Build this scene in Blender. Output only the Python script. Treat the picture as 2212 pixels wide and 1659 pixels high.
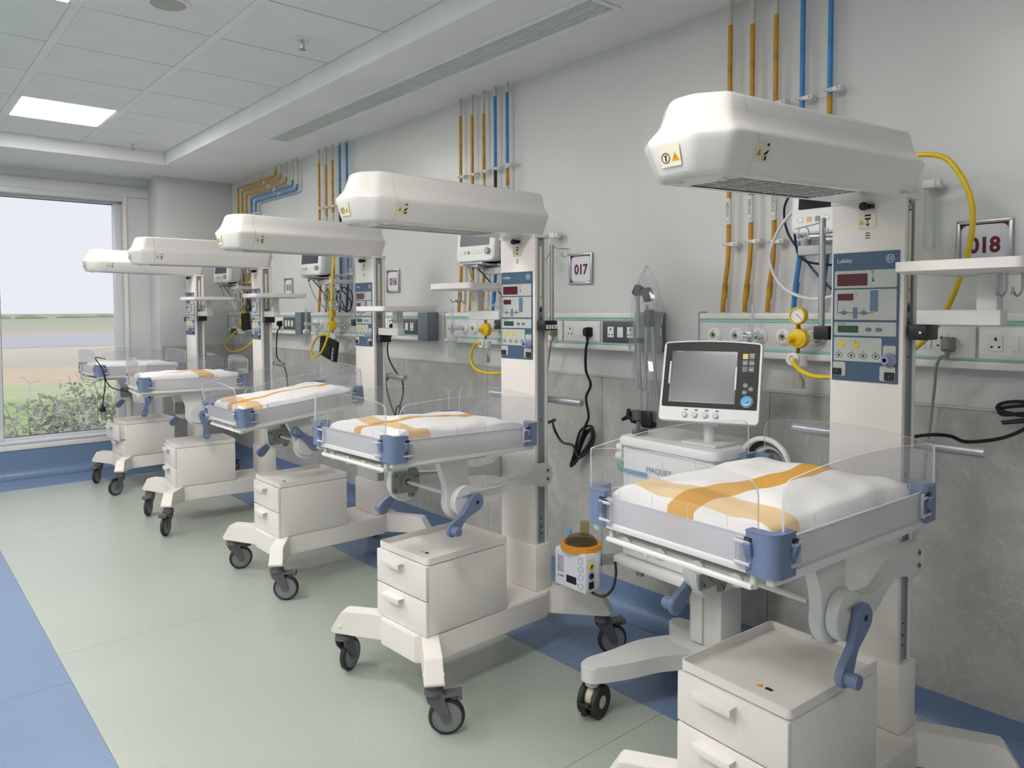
import bpy, bmesh, math, random
from mathutils import Matrix, Vector
random.seed(7)
for o in list(bpy.data.objects): bpy.data.objects.remove(o, do_unlink=True)
SC = bpy.context.scene
COL = SC.collection
PI = math.pi

# ------------------------------------------------------------------ camera
cam_d = bpy.data.cameras.new('camera'); cam = bpy.data.objects.new('camera', cam_d); COL.objects.link(cam)
YAW, PIT, ROL, FPX, CX, CY = 0.7000080, 0.0408798, -0.0036226, 1617.21, 1082.17, 735.40
_f = Vector((math.sin(YAW)*math.cos(PIT), math.cos(YAW)*math.cos(PIT), -math.sin(PIT)))
_r = Vector((math.cos(YAW), -math.sin(YAW), 0)); _u = _r.cross(_f)
_r2 = _r*math.cos(ROL)+_u*math.sin(ROL); _u2 = _u*math.cos(ROL)-_r*math.sin(ROL)
cam.matrix_world = Matrix(((_r2.x, _u2.x, -_f.x, 0), (_r2.y, _u2.y, -_f.y, 0), (_r2.z, _u2.z, -_f.z, 1.5), (0, 0, 0, 1)))
cam_d.sensor_fit = 'HORIZONTAL'; cam_d.sensor_width = 36; cam_d.lens = FPX/2212*36
cam_d.shift_x = (1106-CX)/2212; cam_d.shift_y = (CY-829.5)/2212
cam_d.clip_start = 0.05; cam_d.clip_end = 5000
SC.camera = cam
# ------------------------------------------------------------------ world, exposure
SKY_STRENGTH = 1.1
PANEL_STRENGTH = 28.0
w = bpy.data.worlds.new('world'); SC.world = w; w.use_nodes = True
bg = w.node_tree.nodes['Background']; bg.inputs[0].default_value = (0.82, 0.825, 0.88, 1); bg.inputs[1].default_value = SKY_STRENGTH
vs = SC.view_settings; vs.view_transform = 'Standard'; vs.look = 'None'; vs.gamma = 1; vs.use_curve_mapping = False; vs.exposure = 0.0

# ------------------------------------------------------------------ helpers
def lin(c): return tuple((v/255/12.92 if v/255 <= .04045 else ((v/255+.055)/1.055)**2.4) for v in c)
MATS = {}
def mat(name, rgb, rough=.45, metal=0, noise=None, bump=None, emit=0, spec=.5, coat=0, rgb2=None, stretch=None):
    if name in MATS: return MATS[name]
    m = bpy.data.materials.new(name); m.use_nodes = True; nt = m.node_tree; b = nt.nodes['Principled BSDF']
    c = lin(rgb); b.inputs['Base Color'].default_value = (*c, 1); b.inputs['Roughness'].default_value = rough; b.inputs['Metallic'].default_value = metal
    b.inputs['Specular IOR Level'].default_value = spec
    if coat: b.inputs['Coat Weight'].default_value = coat; b.inputs['Coat Roughness'].default_value = .08
    if noise or bump:
        tc = nt.nodes.new('ShaderNodeTexCoord'); mp = nt.nodes.new('ShaderNodeMapping'); nt.links.new(tc.outputs['Object'], mp.inputs[0])
        if stretch: mp.inputs['Scale'].default_value = stretch
    if noise:
        n = nt.nodes.new('ShaderNodeTexNoise'); n.inputs['Scale'].default_value = noise[0]; n.inputs['Detail'].default_value = 5
        nt.links.new(mp.outputs[0], n.inputs['Vector'])
        r = nt.nodes.new('ShaderNodeValToRGB'); k = noise[1]
        c2 = lin(rgb2) if rgb2 else tuple(v*(1-k) for v in c)
        r.color_ramp.elements[0].color = (*c2, 1); r.color_ramp.elements[1].color = (*c, 1)
        r.color_ramp.elements[0].position = .35; r.color_ramp.elements[1].position = noise[2] if len(noise) > 2 else .65
        nt.links.new(n.outputs['Fac'], r.inputs[0]); nt.links.new(r.outputs[0], b.inputs['Base Color'])
    if bump:
        n2 = nt.nodes.new('ShaderNodeTexNoise'); n2.inputs['Scale'].default_value = bump[0]; n2.inputs['Detail'].default_value = 4
        nt.links.new(mp.outputs[0], n2.inputs['Vector'])
        bp = nt.nodes.new('ShaderNodeBump'); bp.inputs['Strength'].default_value = bump[1]; bp.inputs['Distance'].default_value = .01
        nt.links.new(n2.outputs['Fac'], bp.inputs['Height']); nt.links.new(bp.outputs[0], b.inputs['Normal'])
    if emit: b.inputs['Emission Color'].default_value = (*c, 1); b.inputs['Emission Strength'].default_value = emit
    MATS[name] = m; return m

def clear_mat(name, tint=(.95, .955, .97), gloss=.75, rough=.03, haze=0, hazecol=(200, 205, 215), dirt=False, ior=1.45):
    m = bpy.data.materials.new(name); m.use_nodes = True; nt = m.node_tree; nt.nodes.clear()
    out = nt.nodes.new('ShaderNodeOutputMaterial'); t = nt.nodes.new('ShaderNodeBsdfTransparent'); t.inputs[0].default_value = (*tint, 1)
    g = nt.nodes.new('ShaderNodeBsdfGlossy'); g.inputs['Roughness'].default_value = rough; g.inputs[0].default_value = (gloss, gloss, gloss, 1)
    lw = nt.nodes.new('ShaderNodeLayerWeight'); lw.inputs[0].default_value = .5
    pw = nt.nodes.new('ShaderNodeMath'); pw.operation = 'POWER'; pw.inputs[1].default_value = 4; nt.links.new(lw.outputs['Facing'], pw.inputs[0])
    f0 = ((ior-1)/(ior+1))**2; fr = nt.nodes.new('ShaderNodeMath'); fr.operation = 'MULTIPLY_ADD'; fr.inputs[1].default_value = .85*(1-f0); fr.inputs[2].default_value = f0; nt.links.new(pw.outputs[0], fr.inputs[0])
    mx = nt.nodes.new('ShaderNodeMixShader'); nt.links.new(fr.outputs[0], mx.inputs[0]); nt.links.new(t.outputs[0], mx.inputs[1]); nt.links.new(g.outputs[0], mx.inputs[2])
    last = mx
    if haze or dirt:
        d = nt.nodes.new('ShaderNodeBsdfDiffuse'); d.inputs[0].default_value = (*lin(hazecol), 1)
        tr = nt.nodes.new('ShaderNodeBsdfTranslucent'); tr.inputs[0].default_value = (*lin(hazecol), 1)
        ad = nt.nodes.new('ShaderNodeMixShader'); ad.inputs[0].default_value = .35; nt.links.new(d.outputs[0], ad.inputs[1]); nt.links.new(tr.outputs[0], ad.inputs[2])
        m2 = nt.nodes.new('ShaderNodeMixShader'); m2.inputs[0].default_value = haze
        nt.links.new(mx.outputs[0], m2.inputs[1]); nt.links.new(ad.outputs[0], m2.inputs[2]); last = m2
        if dirt:
            tc = nt.nodes.new('ShaderNodeTexCoord'); v = nt.nodes.new('ShaderNodeTexVoronoi'); v.inputs['Scale'].default_value = 9
            nt.links.new(tc.outputs['Object'], v.inputs['Vector'])
            n = nt.nodes.new('ShaderNodeTexNoise'); n.inputs['Scale'].default_value = 1.7; nt.links.new(tc.outputs['Object'], n.inputs['Vector'])
            ml = nt.nodes.new('ShaderNodeMath'); ml.operation = 'MULTIPLY'; ml.inputs[1].default_value = .13; nt.links.new(n.outputs['Fac'], ml.inputs[0])
            sb = nt.nodes.new('ShaderNodeMath'); sb.operation = 'SUBTRACT'; sb.inputs[1].default_value = .035; nt.links.new(ml.outputs[0], sb.inputs[0])
            lt = nt.nodes.new('ShaderNodeMath'); lt.operation = 'LESS_THAN'; nt.links.new(v.outputs['Distance'], lt.inputs[0]); nt.links.new(sb.outputs[0], lt.inputs[1])
            m3 = nt.nodes.new('ShaderNodeMath'); m3.operation = 'MULTIPLY'; m3.inputs[1].default_value = .5; nt.links.new(lt.outputs[0], m3.inputs[0])
            nt.links.new(m3.outputs[0], m2.inputs[0])
    nt.links.new(last.outputs[0], out.inputs[0]); MATS[name] = m; return m

M_white = mat('white_powder_coat', (232, 226, 221), .38, bump=(220, .03))
M_hood = mat('hood_gloss_white', (235, 231, 226), .22, coat=.3)
M_cream = mat('cream_plastic', (228, 227, 222), .4)
M_arm = mat('grey_white_casting', (220, 219, 216), .42)
M_gearp = mat('gear_plate_grey', (150, 155, 150), .45)
M_winalu = mat('window_aluminium', (216, 219, 223), .35, metal=.15)
M_blue = mat('slate_blue_plastic', (110, 125, 156), .4)
M_bluedk = mat('dark_slate_blue', (52, 62, 92), .45)
M_pblue = mat('panel_blue', (62, 90, 116), .4)
M_pgrey = mat('panel_grey', (184, 187, 182), .42)
M_btn = mat('button_blue', (94, 116, 142), .4)
M_red = mat('display_dark_red', (84, 24, 36), .12)
M_green = mat('display_dark_green', (34, 74, 58), .15)
M_black = mat('black_plastic', (22, 22, 24), .42)
M_rubber = mat('dark_rubber', (42, 42, 45), .6)
M_castg = mat('caster_grey', (92, 93, 95), .5)
M_hub = mat('wheel_hub_grey', (128, 130, 134), .4)
M_alu = mat('aluminium', (182, 184, 188), .35, metal=.85)
M_alud = mat('rail_grey', (156, 159, 162), .35, metal=.3)
M_chrome = mat('chrome', (215, 218, 222), .12, metal=1)
M_strip = mat('rail_label_cream', (224, 224, 200), .5)
M_label = mat('sticker_pale', (226, 222, 198), .5)
M_orange = mat('warning_orange', (226, 158, 38), .5)
M_yellow = mat('yellow_plastic', (232, 190, 20), .3)
M_hose = mat('yellow_hose', (228, 196, 32), .32)
M_ochre = mat('ochre_paint', (198, 142, 28), .4, noise=(14, .35, .55))
M_bpipe = mat('blue_pipe_paint', (60, 132, 196), .4, noise=(14, .25, .55))
M_mint = mat('mint_strip', (150, 205, 190), .35)
M_pface = mat('panel_face_grey', (214, 214, 218), .4)
M_sock = mat('socket_white', (236, 236, 234), .3)
M_sgrey = mat('socket_dark_grey', (82, 84, 90), .35)
M_gbox = mat('end_box_grey', (118, 128, 138), .4)
M_maroon = mat('maroon_print', (104, 16, 30), .5)
M_paper = mat('sign_paper', (222, 220, 230), .45)
M_ink_hole = mat('black_ink', (24, 24, 26), .6)  # real print, and painted shade in socket and outlet holes
M_inkg = mat('grey_ink', (110, 112, 118), .6)
M_inkw = mat('pale_ink', (214, 222, 228), .5)
M_screen = mat('dark_screen', (58, 64, 76), .24, spec=.5)
M_screend = mat('black_screen', (26, 28, 34), .08)
M_bezel = mat('black_bezel', (20, 20, 23), .4, spec=.25)
M_mon = mat('monitor_white', (226, 228, 224), .35)
M_vent = mat('ventilator_white', (230, 232, 230), .35)
M_ventb = mat('ventilator_base_grey', (214, 214, 212), .42)
M_skyb = mat('sky_blue_knob', (104, 178, 222), .3)
M_hum = mat('humidifier_white', (235, 236, 240), .35)
M_humo = mat('humidifier_orange', (228, 150, 36), .4)
M_purple = mat('purple_print', (150, 110, 160), .5)
M_cable = mat('grey_cable', (176, 176, 172), .45)
M_wirew = mat('white_wire', (224, 224, 222), .35)
M_plugg = mat('grey_plug', (150, 146, 132), .5)
M_teal = mat('teal_rubber', (70, 150, 130), .5)
M_led = mat('led_panel', (255, 252, 247), .5, emit=PANEL_STRENGTH)
M_clear = clear_mat('clear_acrylic', tint=(.975, .977, .985), haze=.03, hazecol=(230, 232, 240))
M_edge = clear_mat('acrylic_edge', tint=(.62, .63, .72), gloss=.95, rough=.08, haze=.72, hazecol=(238, 238, 246), ior=1.7)  # whitish haze colour paints the bright highlights along the sheet edges
M_frost = clear_mat('frosted_band', tint=(.92, .92, .94), gloss=.6, rough=.2, haze=.8, hazecol=(240, 239, 238))
M_bag = clear_mat('plastic_film', tint=(.975, .975, .98), gloss=.95, rough=.10, haze=.15, hazecol=(220, 222, 224), ior=1.5)
M_jar = clear_mat('clear_jar', tint=(.97, .98, .98), gloss=.85, rough=.03, haze=.08, hazecol=(236, 238, 238))
M_smoke = clear_mat('smoky_chamber', tint=(.62, .57, .46), gloss=.8, rough=.05, haze=.2, hazecol=(150, 140, 115))
M_glass = clear_mat('window_glass', tint=(.97, .975, .985), gloss=.35, rough=.02, dirt=True, hazecol=(120, 122, 128), ior=1.25)

class MB:
    def __init__(s, M=None): s.bm = bmesh.new(); s.fl = s.bm.faces.layers.int.new('done'); s.M = M or Matrix()
    def _fin(s, mi):
        fl = s.fl
        for f in s.bm.faces:
            if not f[fl]: f.material_index = mi; f[fl] = 1
    def box(s, c, d, mi=0, bev=0, rot=None, seg=2):
        m = s.M @ Matrix.Translation(c) @ (rot.to_4x4() if rot else Matrix()) @ Matrix.Diagonal((*d, 1))
        vs = bmesh.ops.create_cube(s.bm, size=1, matrix=m)['verts']
        if bev > 0:
            es = list({e for v in vs for e in v.link_edges})
            bmesh.ops.bevel(s.bm, geom=es, offset=min(bev, min(d)*.48), segments=seg, affect='EDGES', profile=.5)
        s._fin(mi); return s
    def cyl(s, p0, p1, r, mi=0, r2=None, seg=16, cap=True):
        p0, p1 = Vector(p0), Vector(p1); d = p1-p0; L = d.length
        q = d.to_track_quat('Z', 'Y').to_matrix().to_4x4()
        m = s.M @ Matrix.Translation((p0+p1)/2) @ q
        bmesh.ops.create_cone(s.bm, cap_ends=cap, segments=seg, radius1=r, radius2=r if r2 is None else r2, depth=L, matrix=m)
        s._fin(mi); return s
    def sph(s, c, r, mi=0, sc=(1, 1, 1), seg=14):
        bmesh.ops.create_uvsphere(s.bm, u_segments=seg, v_segments=seg//2+1, radius=r, matrix=s.M @ Matrix.Translation(c) @ Matrix.Diagonal((*sc, 1)))
        s._fin(mi); return s
    def loft(s, rings, mi=0, cap0=True, cap1=True, mis=None, closed=True):
        R = [[s.bm.verts.new(s.M @ Vector(p)) for p in ring] for ring in rings]; n = len(R[0])
        for i in range(len(R)-1):
            for j in range(n if closed else n-1):
                s.bm.faces.new((R[i][j], R[i][(j+1) % n], R[i+1][(j+1) % n], R[i+1][j]))
            s._fin(mis[i] if mis else mi)
        if cap0: s.bm.faces.new(R[0][::-1]); s._fin(mis[0] if mis else mi)
        if cap1: s.bm.faces.new(R[-1]); s._fin(mis[-1] if mis else mi)
        return s
    def tube(s, pts, r, mi=0, seg=8, closed=False, cap=True):
        P = [Vector(p) for p in pts]; n = len(P); rings = []; up = None
        for i in range(n):
            t = (P[(i+1) % n]-P[i-1]) if closed else (P[min(i+1, n-1)]-P[max(i-1, 0)])
            t.normalize()
            if up is None: up = t.orthogonal().normalized()
            else: up = (up-t*up.dot(t)).normalized()
            b = t.cross(up); rr = r[i] if isinstance(r, (list, tuple)) else r
            rings.append([P[i]+(up*math.cos(a)+b*math.sin(a))*rr for a in [2*PI*k/seg for k in range(seg)]])
        if closed: rings.append(rings[0]); return s.loft(rings, mi, False, False)
        return s.loft(rings, mi, cap, cap)
    def lathe(s, prof, c=(0, 0, 0), rot=None, mi=0, seg=24, mis=None):
        q = rot.to_4x4() if rot else Matrix(); old = s.M; s.M = s.M @ Matrix.Translation(c) @ q
        s.loft([[(max(r, 1e-4)*math.cos(2*PI*k/seg), max(r, 1e-4)*math.sin(2*PI*k/seg), z) for k in range(seg)] for r, z in prof], mi, True, True, mis)
        s.M = old; return s
    def prism(s, out, h0, h1, mi=0, mside=None, bev=0):
        n = len(out); lo = [(x, y, h0) for x, y in out]; hi = [(x, y, h1) for x, y in out]
        if bev:
            cx = sum(x for x, y in out)/n; cy = sum(y for x, y in out)/n
            sh = lambda p: (cx+(p[0]-cx)*(1-bev/max(.001, math.hypot(p[0]-cx, p[1]-cy))), cy+(p[1]-cy)*(1-bev/max(.001, math.hypot(p[0]-cx, p[1]-cy))))
            i = [sh(p) for p in out]
            return s.loft([[(x, y, h0) for x, y in i], [(x, y, h0+bev) for x, y in out], [(x, y, h1-bev) for x, y in out], [(x, y, h1) for x, y in i]], mi)
        L = [s.bm.verts.new(s.M @ Vector(p)) for p in lo]; Hh = [s.bm.verts.new(s.M @ Vector(p)) for p in hi]
        s.bm.faces.new(L[::-1]); s.bm.faces.new(Hh); s._fin(mi)
        for j in range(n): s.bm.faces.new((L[j], L[(j+1) % n], Hh[(j+1) % n], Hh[j]))
        s._fin(mi if mside is None else mside); return s
    def quad(s, pts, mi=0):
        s.bm.faces.new([s.bm.verts.new(s.M @ Vector(p)) for p in pts]); s._fin(mi); return s
    def mesh(s, name, mats, ang=35):
        s.bm.faces.layers.int.remove(s.fl); bmesh.ops.recalc_face_normals(s.bm, faces=s.bm.faces)
        me = bpy.data.meshes.new(name); s.bm.to_mesh(me); s.bm.free()
        for m in (mats if isinstance(mats, (list, tuple)) else [mats]): me.materials.append(m)
        me.polygons.foreach_set('use_smooth', [True]*len(me.polygons)); me.set_sharp_from_angle(angle=math.radians(ang))
        return me
    def build(s, name, mats, parent=None, ang=35, **kw): return put(name, s.mesh(name, mats, ang), parent, **kw)

def put(name, me, parent=None, M=None):
    o = bpy.data.objects.new(name, me); COL.objects.link(o)
    if parent: o.parent = parent
    if M is not None: o.matrix_local = M
    return o
def thing(name, label, cat, M=None, group=None):
    o = bpy.data.objects.new(name, None); COL.objects.link(o); o.empty_display_size = .1
    if M is not None: o.matrix_world = M
    return tag(o, label, cat, group)
def tag(o, label, cat, group=None):
    o['label'] = label; o['category'] = cat
    if group: o['group'] = group
    return o
def struct(o): o['kind'] = 'structure'; return o
def rr(w, h, r, n=5, cx=0, cy=0):
    r = min(r, w/2-1e-5, h/2-1e-5); out = []
    for (sx, sy, a0) in ((1, 1, 0), (-1, 1, PI/2), (-1, -1, PI), (1, -1, 1.5*PI)):
        for k in range(n+1):
            a = a0+PI/2*k/n; out.append((cx+sx*(w/2-r)+r*math.cos(a), cy+sy*(h/2-r)+r*math.sin(a)))
    return out
def ell(a, b, cx=0, cy=0, n=18): return [(cx+a*math.cos(2*PI*k/n), cy+b*math.sin(2*PI*k/n)) for k in range(n)]
def smooth(pts, n=6, closed=False):
    P = [Vector(p) for p in pts]; out = []; N = len(P)
    for i in range(N if closed else N-1):
        p0, p1, p2, p3 = (P[(i-1) % N], P[i], P[(i+1) % N], P[(i+2) % N]) if closed else (P[max(i-1, 0)], P[i], P[i+1], P[min(i+2, N-1)])
        for k in range(n):
            t = k/n; out.append(.5*((2*p1)+(p2-p0)*t+(2*p0-5*p1+4*p2-p3)*t*t+(3*p1-p0-3*p2+p3)*t**3))
    if not closed: out.append(P[-1])
    return out
def frame(o, a, b, c): # columns: reading dir, up dir, outward normal
    return Matrix(((a[0], b[0], c[0], o[0]), (a[1], b[1], c[1], o[1]), (a[2], b[2], c[2], o[2]), (0, 0, 0, 1)))
def facing(x, y, z, yaw=0, tilt=0): # plane facing -X of its space, reading towards -Y; yaw turns it about Z, tilt leans the top back
    return Matrix.Translation((x, y, z)) @ Matrix.Rotation(yaw, 4, 'Z') @ Matrix.Rotation(tilt, 4, 'Y') @ frame((0, 0, 0), (0, -1, 0), (0, 0, 1), (-1, 0, 0))
TXT = {}
def text_mesh(body, size, bold=0, align='CENTER'):
    k = (body, size, bold, align)
    if k in TXT: return TXT[k]
    cu = bpy.data.curves.new('lettering', 'FONT'); cu.body = body; cu.size = size; cu.extrude = .0003; cu.offset = bold; cu.align_x = align; cu.align_y = 'CENTER'; cu.resolution_u = 3
    ob = bpy.data.objects.new('t', cu); COL.objects.link(ob); bpy.context.view_layer.update()
    me = bpy.data.meshes.new_from_object(ob.evaluated_get(bpy.context.evaluated_depsgraph_get())); bpy.data.objects.remove(ob, do_unlink=True)
    me.name = 'lettering'; TXT[k] = me; return me
def text(body, size, m, parent, M, bold=0, align='CENTER', name='lettering'):
    me = text_mesh(body, size, bold, align)
    if not me.materials: me.materials.append(m)
    elif me.materials[0] != m:
        me = me.copy(); me.materials[0] = m
    return put(name, me, parent, M)
CACHE = {}
def shared(key, fn):
    if key not in CACHE: CACHE[key] = fn()
    return CACHE[key]

# ================================================================== room shell
W = 2.86; YW = 7.97; ZS = 2.797; ZC = 2.914; XS = 2.045; YS = 7.06; XL = -3.7; YB = -3.0
# ---- wall materials
M_wall = mat('white_wall_paint', (214, 214, 212), .3, noise=(1.6, .06), bump=(5, .12))
M_wallf = mat('white_wall_paint_far', (214, 215, 214), .4, noise=(1.6, .05), bump=(6, .08))
M_ceil = mat('ceiling_paint', (238, 238, 237), .55, noise=(2.2, .05))
M_tile = mat('ceiling_tile', (234, 235, 234), .6, noise=(3, .05))
M_gap = mat('ceiling_gap', (120, 120, 120), .9)
def stone_mat():
    m = bpy.data.materials.new('grey_marble'); m.use_nodes = True; nt = m.node_tree; b = nt.nodes['Principled BSDF']
    tc = nt.nodes.new('ShaderNodeTexCoord')
    n1 = nt.nodes.new('ShaderNodeTexNoise'); n1.inputs['Scale'].default_value = 4.5; n1.inputs['Detail'].default_value = 8; n1.inputs['Distortion'].default_value = 1.2
    nt.links.new(tc.outputs['Object'], n1.inputs['Vector'])
    r1 = nt.nodes.new('ShaderNodeValToRGB'); e = r1.color_ramp.elements
    e[0].position = .32; e[0].color = (*lin((168, 165, 160)), 1); e[1].position = .68; e[1].color = (*lin((190, 188, 184)), 1)
    nt.links.new(n1.outputs['Fac'], r1.inputs[0])
    n2 = nt.nodes.new('ShaderNodeTexNoise'); n2.inputs['Scale'].default_value = 7; n2.inputs['Detail'].default_value = 9; n2.inputs['Distortion'].default_value = 2.2
    nt.links.new(tc.outputs['Object'], n2.inputs['Vector'])
    r2 = nt.nodes.new('ShaderNodeValToRGB'); e = r2.color_ramp.elements
    e[0].position = .485; e[0].color = (0, 0, 0, 1); e[1].position = .5; e[1].color = (1, 1, 1, 1); x = e.new(.515); x.color = (0, 0, 0, 1)
    nt.links.new(n2.outputs['Fac'], r2.inputs[0])
    mx = nt.nodes.new('ShaderNodeMix'); mx.data_type = 'RGBA'; nt.links.new(r1.outputs[0], mx.inputs['A']); mx.inputs['B'].default_value = (*lin((212, 212, 210)), 1)
    ml = nt.nodes.new('ShaderNodeMath'); ml.operation = 'MULTIPLY'; ml.inputs[1].default_value = .45; nt.links.new(r2.outputs[0], ml.inputs[0]); nt.links.new(ml.outputs[0], mx.inputs['Factor'])
    nt.links.new(mx.outputs['Result'], b.inputs['Base Color']); b.inputs['Roughness'].default_value = .32
    return m
M_stone = stone_mat()
def vinyl(name, rgb, speck):
    m = bpy.data.materials.new(name); m.use_nodes = True; nt = m.node_tree; b = nt.nodes['Principled BSDF']; tc = nt.nodes.new('ShaderNodeTexCoord')
    n1 = nt.nodes.new('ShaderNodeTexNoise'); n1.inputs['Scale'].default_value = 160; n1.inputs['Detail'].default_value = 2; nt.links.new(tc.outputs['Object'], n1.inputs['Vector'])
    r1 = nt.nodes.new('ShaderNodeValToRGB'); e = r1.color_ramp.elements; e[0].position = .28; e[0].color = (*lin(speck), 1); e[1].position = .42; e[1].color = (*lin(rgb), 1)
    nt.links.new(n1.outputs['Fac'], r1.inputs[0])
    n3 = nt.nodes.new('ShaderNodeTexNoise'); n3.inputs['Scale'].default_value = 1.3; n3.inputs['Detail'].default_value = 2; nt.links.new(tc.outputs['Object'], n3.inputs['Vector'])
    r3 = nt.nodes.new('ShaderNodeMapRange'); r3.inputs['To Min'].default_value = .92; r3.inputs['To Max'].default_value = 1.06; nt.links.new(n3.outputs['Fac'], r3.inputs[0])
    mx = nt.nodes.new('ShaderNodeMix'); mx.data_type = 'RGBA'; mx.blend_type = 'MULTIPLY'; mx.inputs['Factor'].default_value = 1
    nt.links.new(r1.outputs[0], mx.inputs['A']); nt.links.new(r3.outputs[0], mx.inputs['B']); nt.links.new(mx.outputs['Result'], b.inputs['Base Color'])
    r4 = nt.nodes.new('ShaderNodeMapRange'); r4.inputs['To Min'].default_value = .285; r4.inputs['To Max'].default_value = .37; nt.links.new(n3.outputs['Fac'], r4.inputs[0]); nt.links.new(r4.outputs[0], b.inputs['Roughness'])
    n2 = nt.nodes.new('ShaderNodeTexNoise'); n2.inputs['Scale'].default_value = 9; n2.inputs['Detail'].default_value = 3; mp = nt.nodes.new('ShaderNodeMapping'); mp.inputs['Scale'].default_value = (.6, 2.4, 1)
    nt.links.new(tc.outputs['Object'], mp.inputs[0]); nt.links.new(mp.outputs[0], n2.inputs['Vector'])
    bp = nt.nodes.new('ShaderNodeBump'); bp.inputs['Strength'].default_value = .10; bp.inputs['Distance'].default_value = .01; nt.links.new(n2.outputs['Fac'], bp.inputs['Height']); nt.links.new(bp.outputs[0], b.inputs['Normal'])
    return m
M_fgreen = vinyl('green_vinyl', (168, 175, 166), (137, 146, 138))
M_fblue = vinyl('blue_vinyl', (112, 134, 166), (80, 101, 134))
M_seam = mat('vinyl_seam', (150, 150, 136), .6)

# ---- floor
fl = struct(MB().box(((XL+W)/2, (YB+YW)/2, -.053), (W-XL, YW-YB, .1)).build('floor', M_seam))
XG0, XG1, YG = .583, 2.205, 7.40
def sheet(x0, x1, y0, y1, m):
    g = .0009
    MB().box(((x0+x1)/2, (y0+y1)/2, -.0015), (x1-x0-2*g, y1-y0-2*g, .003)).build('vinyl_sheet', m, fl)
for a, b in ((YB, -.3), (-.3, 1.7), (1.7, 3.7), (3.7, 5.7), (5.7, YG)): sheet(XG0, XG1, a, b, M_fgreen)
for a, b in ((YB, .2), (.2, 2.35), (2.35, 4.5), (4.5, 6.1), (6.1, YW)): sheet(XG1, W-.02, a, b, M_fblue)
for a, b in ((YB, 1.4), (1.4, 3.4), (3.4, 5.4), (5.4, YG)): sheet(-1.2, XG0, a, b, M_fblue)
sheet(XL, XG1, YG, YW, M_fblue); sheet(XL, -1.2, YB, YG, M_fgreen)
# ---- walls
wr = struct(MB().box((W+.06, (YB+YW)/2, 1.5), (.12, YW-YB+.4, 3.1)).build('wall_right', M_wall))
y = YB; k = 0
while y < 7.62:
    y1 = min(y+.93, 7.655); MB().box((W-.006, (y+y1)/2, .648), (.012, y1-y-.002, 1.016), bev=.0015, seg=1).build('stone_slab', M_stone, wr); y = y1
MB().box((W-.008, (YB+7.655)/2, 1.16), (.016, 7.655-YB, .008)).build('ledge', mat('cream_joint', (196, 192, 184), .5), wr)
struct(MB().box((XL-.06, (YB+YW)/2, 1.5), (.12, YW-YB+.4, 3.1)).build('wall_left', M_wallf))
struct(MB().box(((XL+W)/2, YB-.06, 1.5), (W-XL+.3, .12, 3.1)).build('wall_back', M_wallf))
# far wall with the window opening
WX0, WX1, WZ0, WZ1, WD = -3.2, 1.915, .30, 2.60, .22
wf = MB()
wf.box(((XL+W)/2, YW+WD/2, (WZ1+3.1)/2), (W-XL, WD, 3.1-WZ1)); wf.box(((XL+W)/2, YW+WD/2, WZ0/2-.05), (W-XL, WD, WZ0+.1))
wf.box(((WX1+W)/2, YW+WD/2, (WZ0+WZ1)/2), (W-WX1, WD, WZ1-WZ0)); wf.box(((XL+WX0)/2, YW+WD/2, (WZ0+WZ1)/2), (WX0-XL, WD, WZ1-WZ0))
wf = struct(wf.build('wall_far', M_wallf))
PX0, PY0 = 2.14, 7.66
MB().box(((PX0+W)/2, (PY0+YW)/2, 1.4), (W-PX0, YW-PY0, 2.8), bev=.006).build('pillar', M_wallf, wf)
MB().box(((PX0+W)/2+.002, PY0-.005, .648), (W-PX0-.03, .010, 1.016), bev=.0015, seg=1).build('stone_slab', M_stone, wf)
MB().box((XL/2+PX0/2, YW-.012, 2.66), (PX0-XL, .024, .10), bev=.003).build('lintel_band', M_wallf, wf)
# cove skirtings
def cove(p0, p1, n, h, name):
    d = Vector(p1)-Vector(p0); n = Vector(n); rad = .075; prof = [(0.012, h), (.012, rad)]+[(rad-(rad-.012)*math.cos(a), rad-(rad-.002)*math.sin(a)) for a in [PI/2*k/6 for k in range(1, 7)]]+[(rad+.05, .0021)]
    prof = [(.012, h)]+prof[1:]
    rings = []
    for q in (Vector(p0), Vector(p1)): rings.append([q+n*a+Vector((0, 0, b)) for a, b in prof]+[q+Vector((0, 0, 0.0005)), q+Vector((0, 0, h))])
    return struct(MB().loft(rings).build(name, M_fblue, ang=50))
cove((W, YB, 0), (W, 7.66, 0), (-1, 0, 0), .142, 'baseboard_right')
cove((PX0, PY0, 0), (W, PY0, 0), (0, -1, 0), .142, 'baseboard_far')
cove((XL, YW, 0), (PX0, YW, 0), (0, -1, 0), .245, 'baseboard_window')
cove((PX0, PY0, 0), (PX0, YW, 0), (-1, 0, 0), .142, 'baseboard_pillar')
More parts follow.
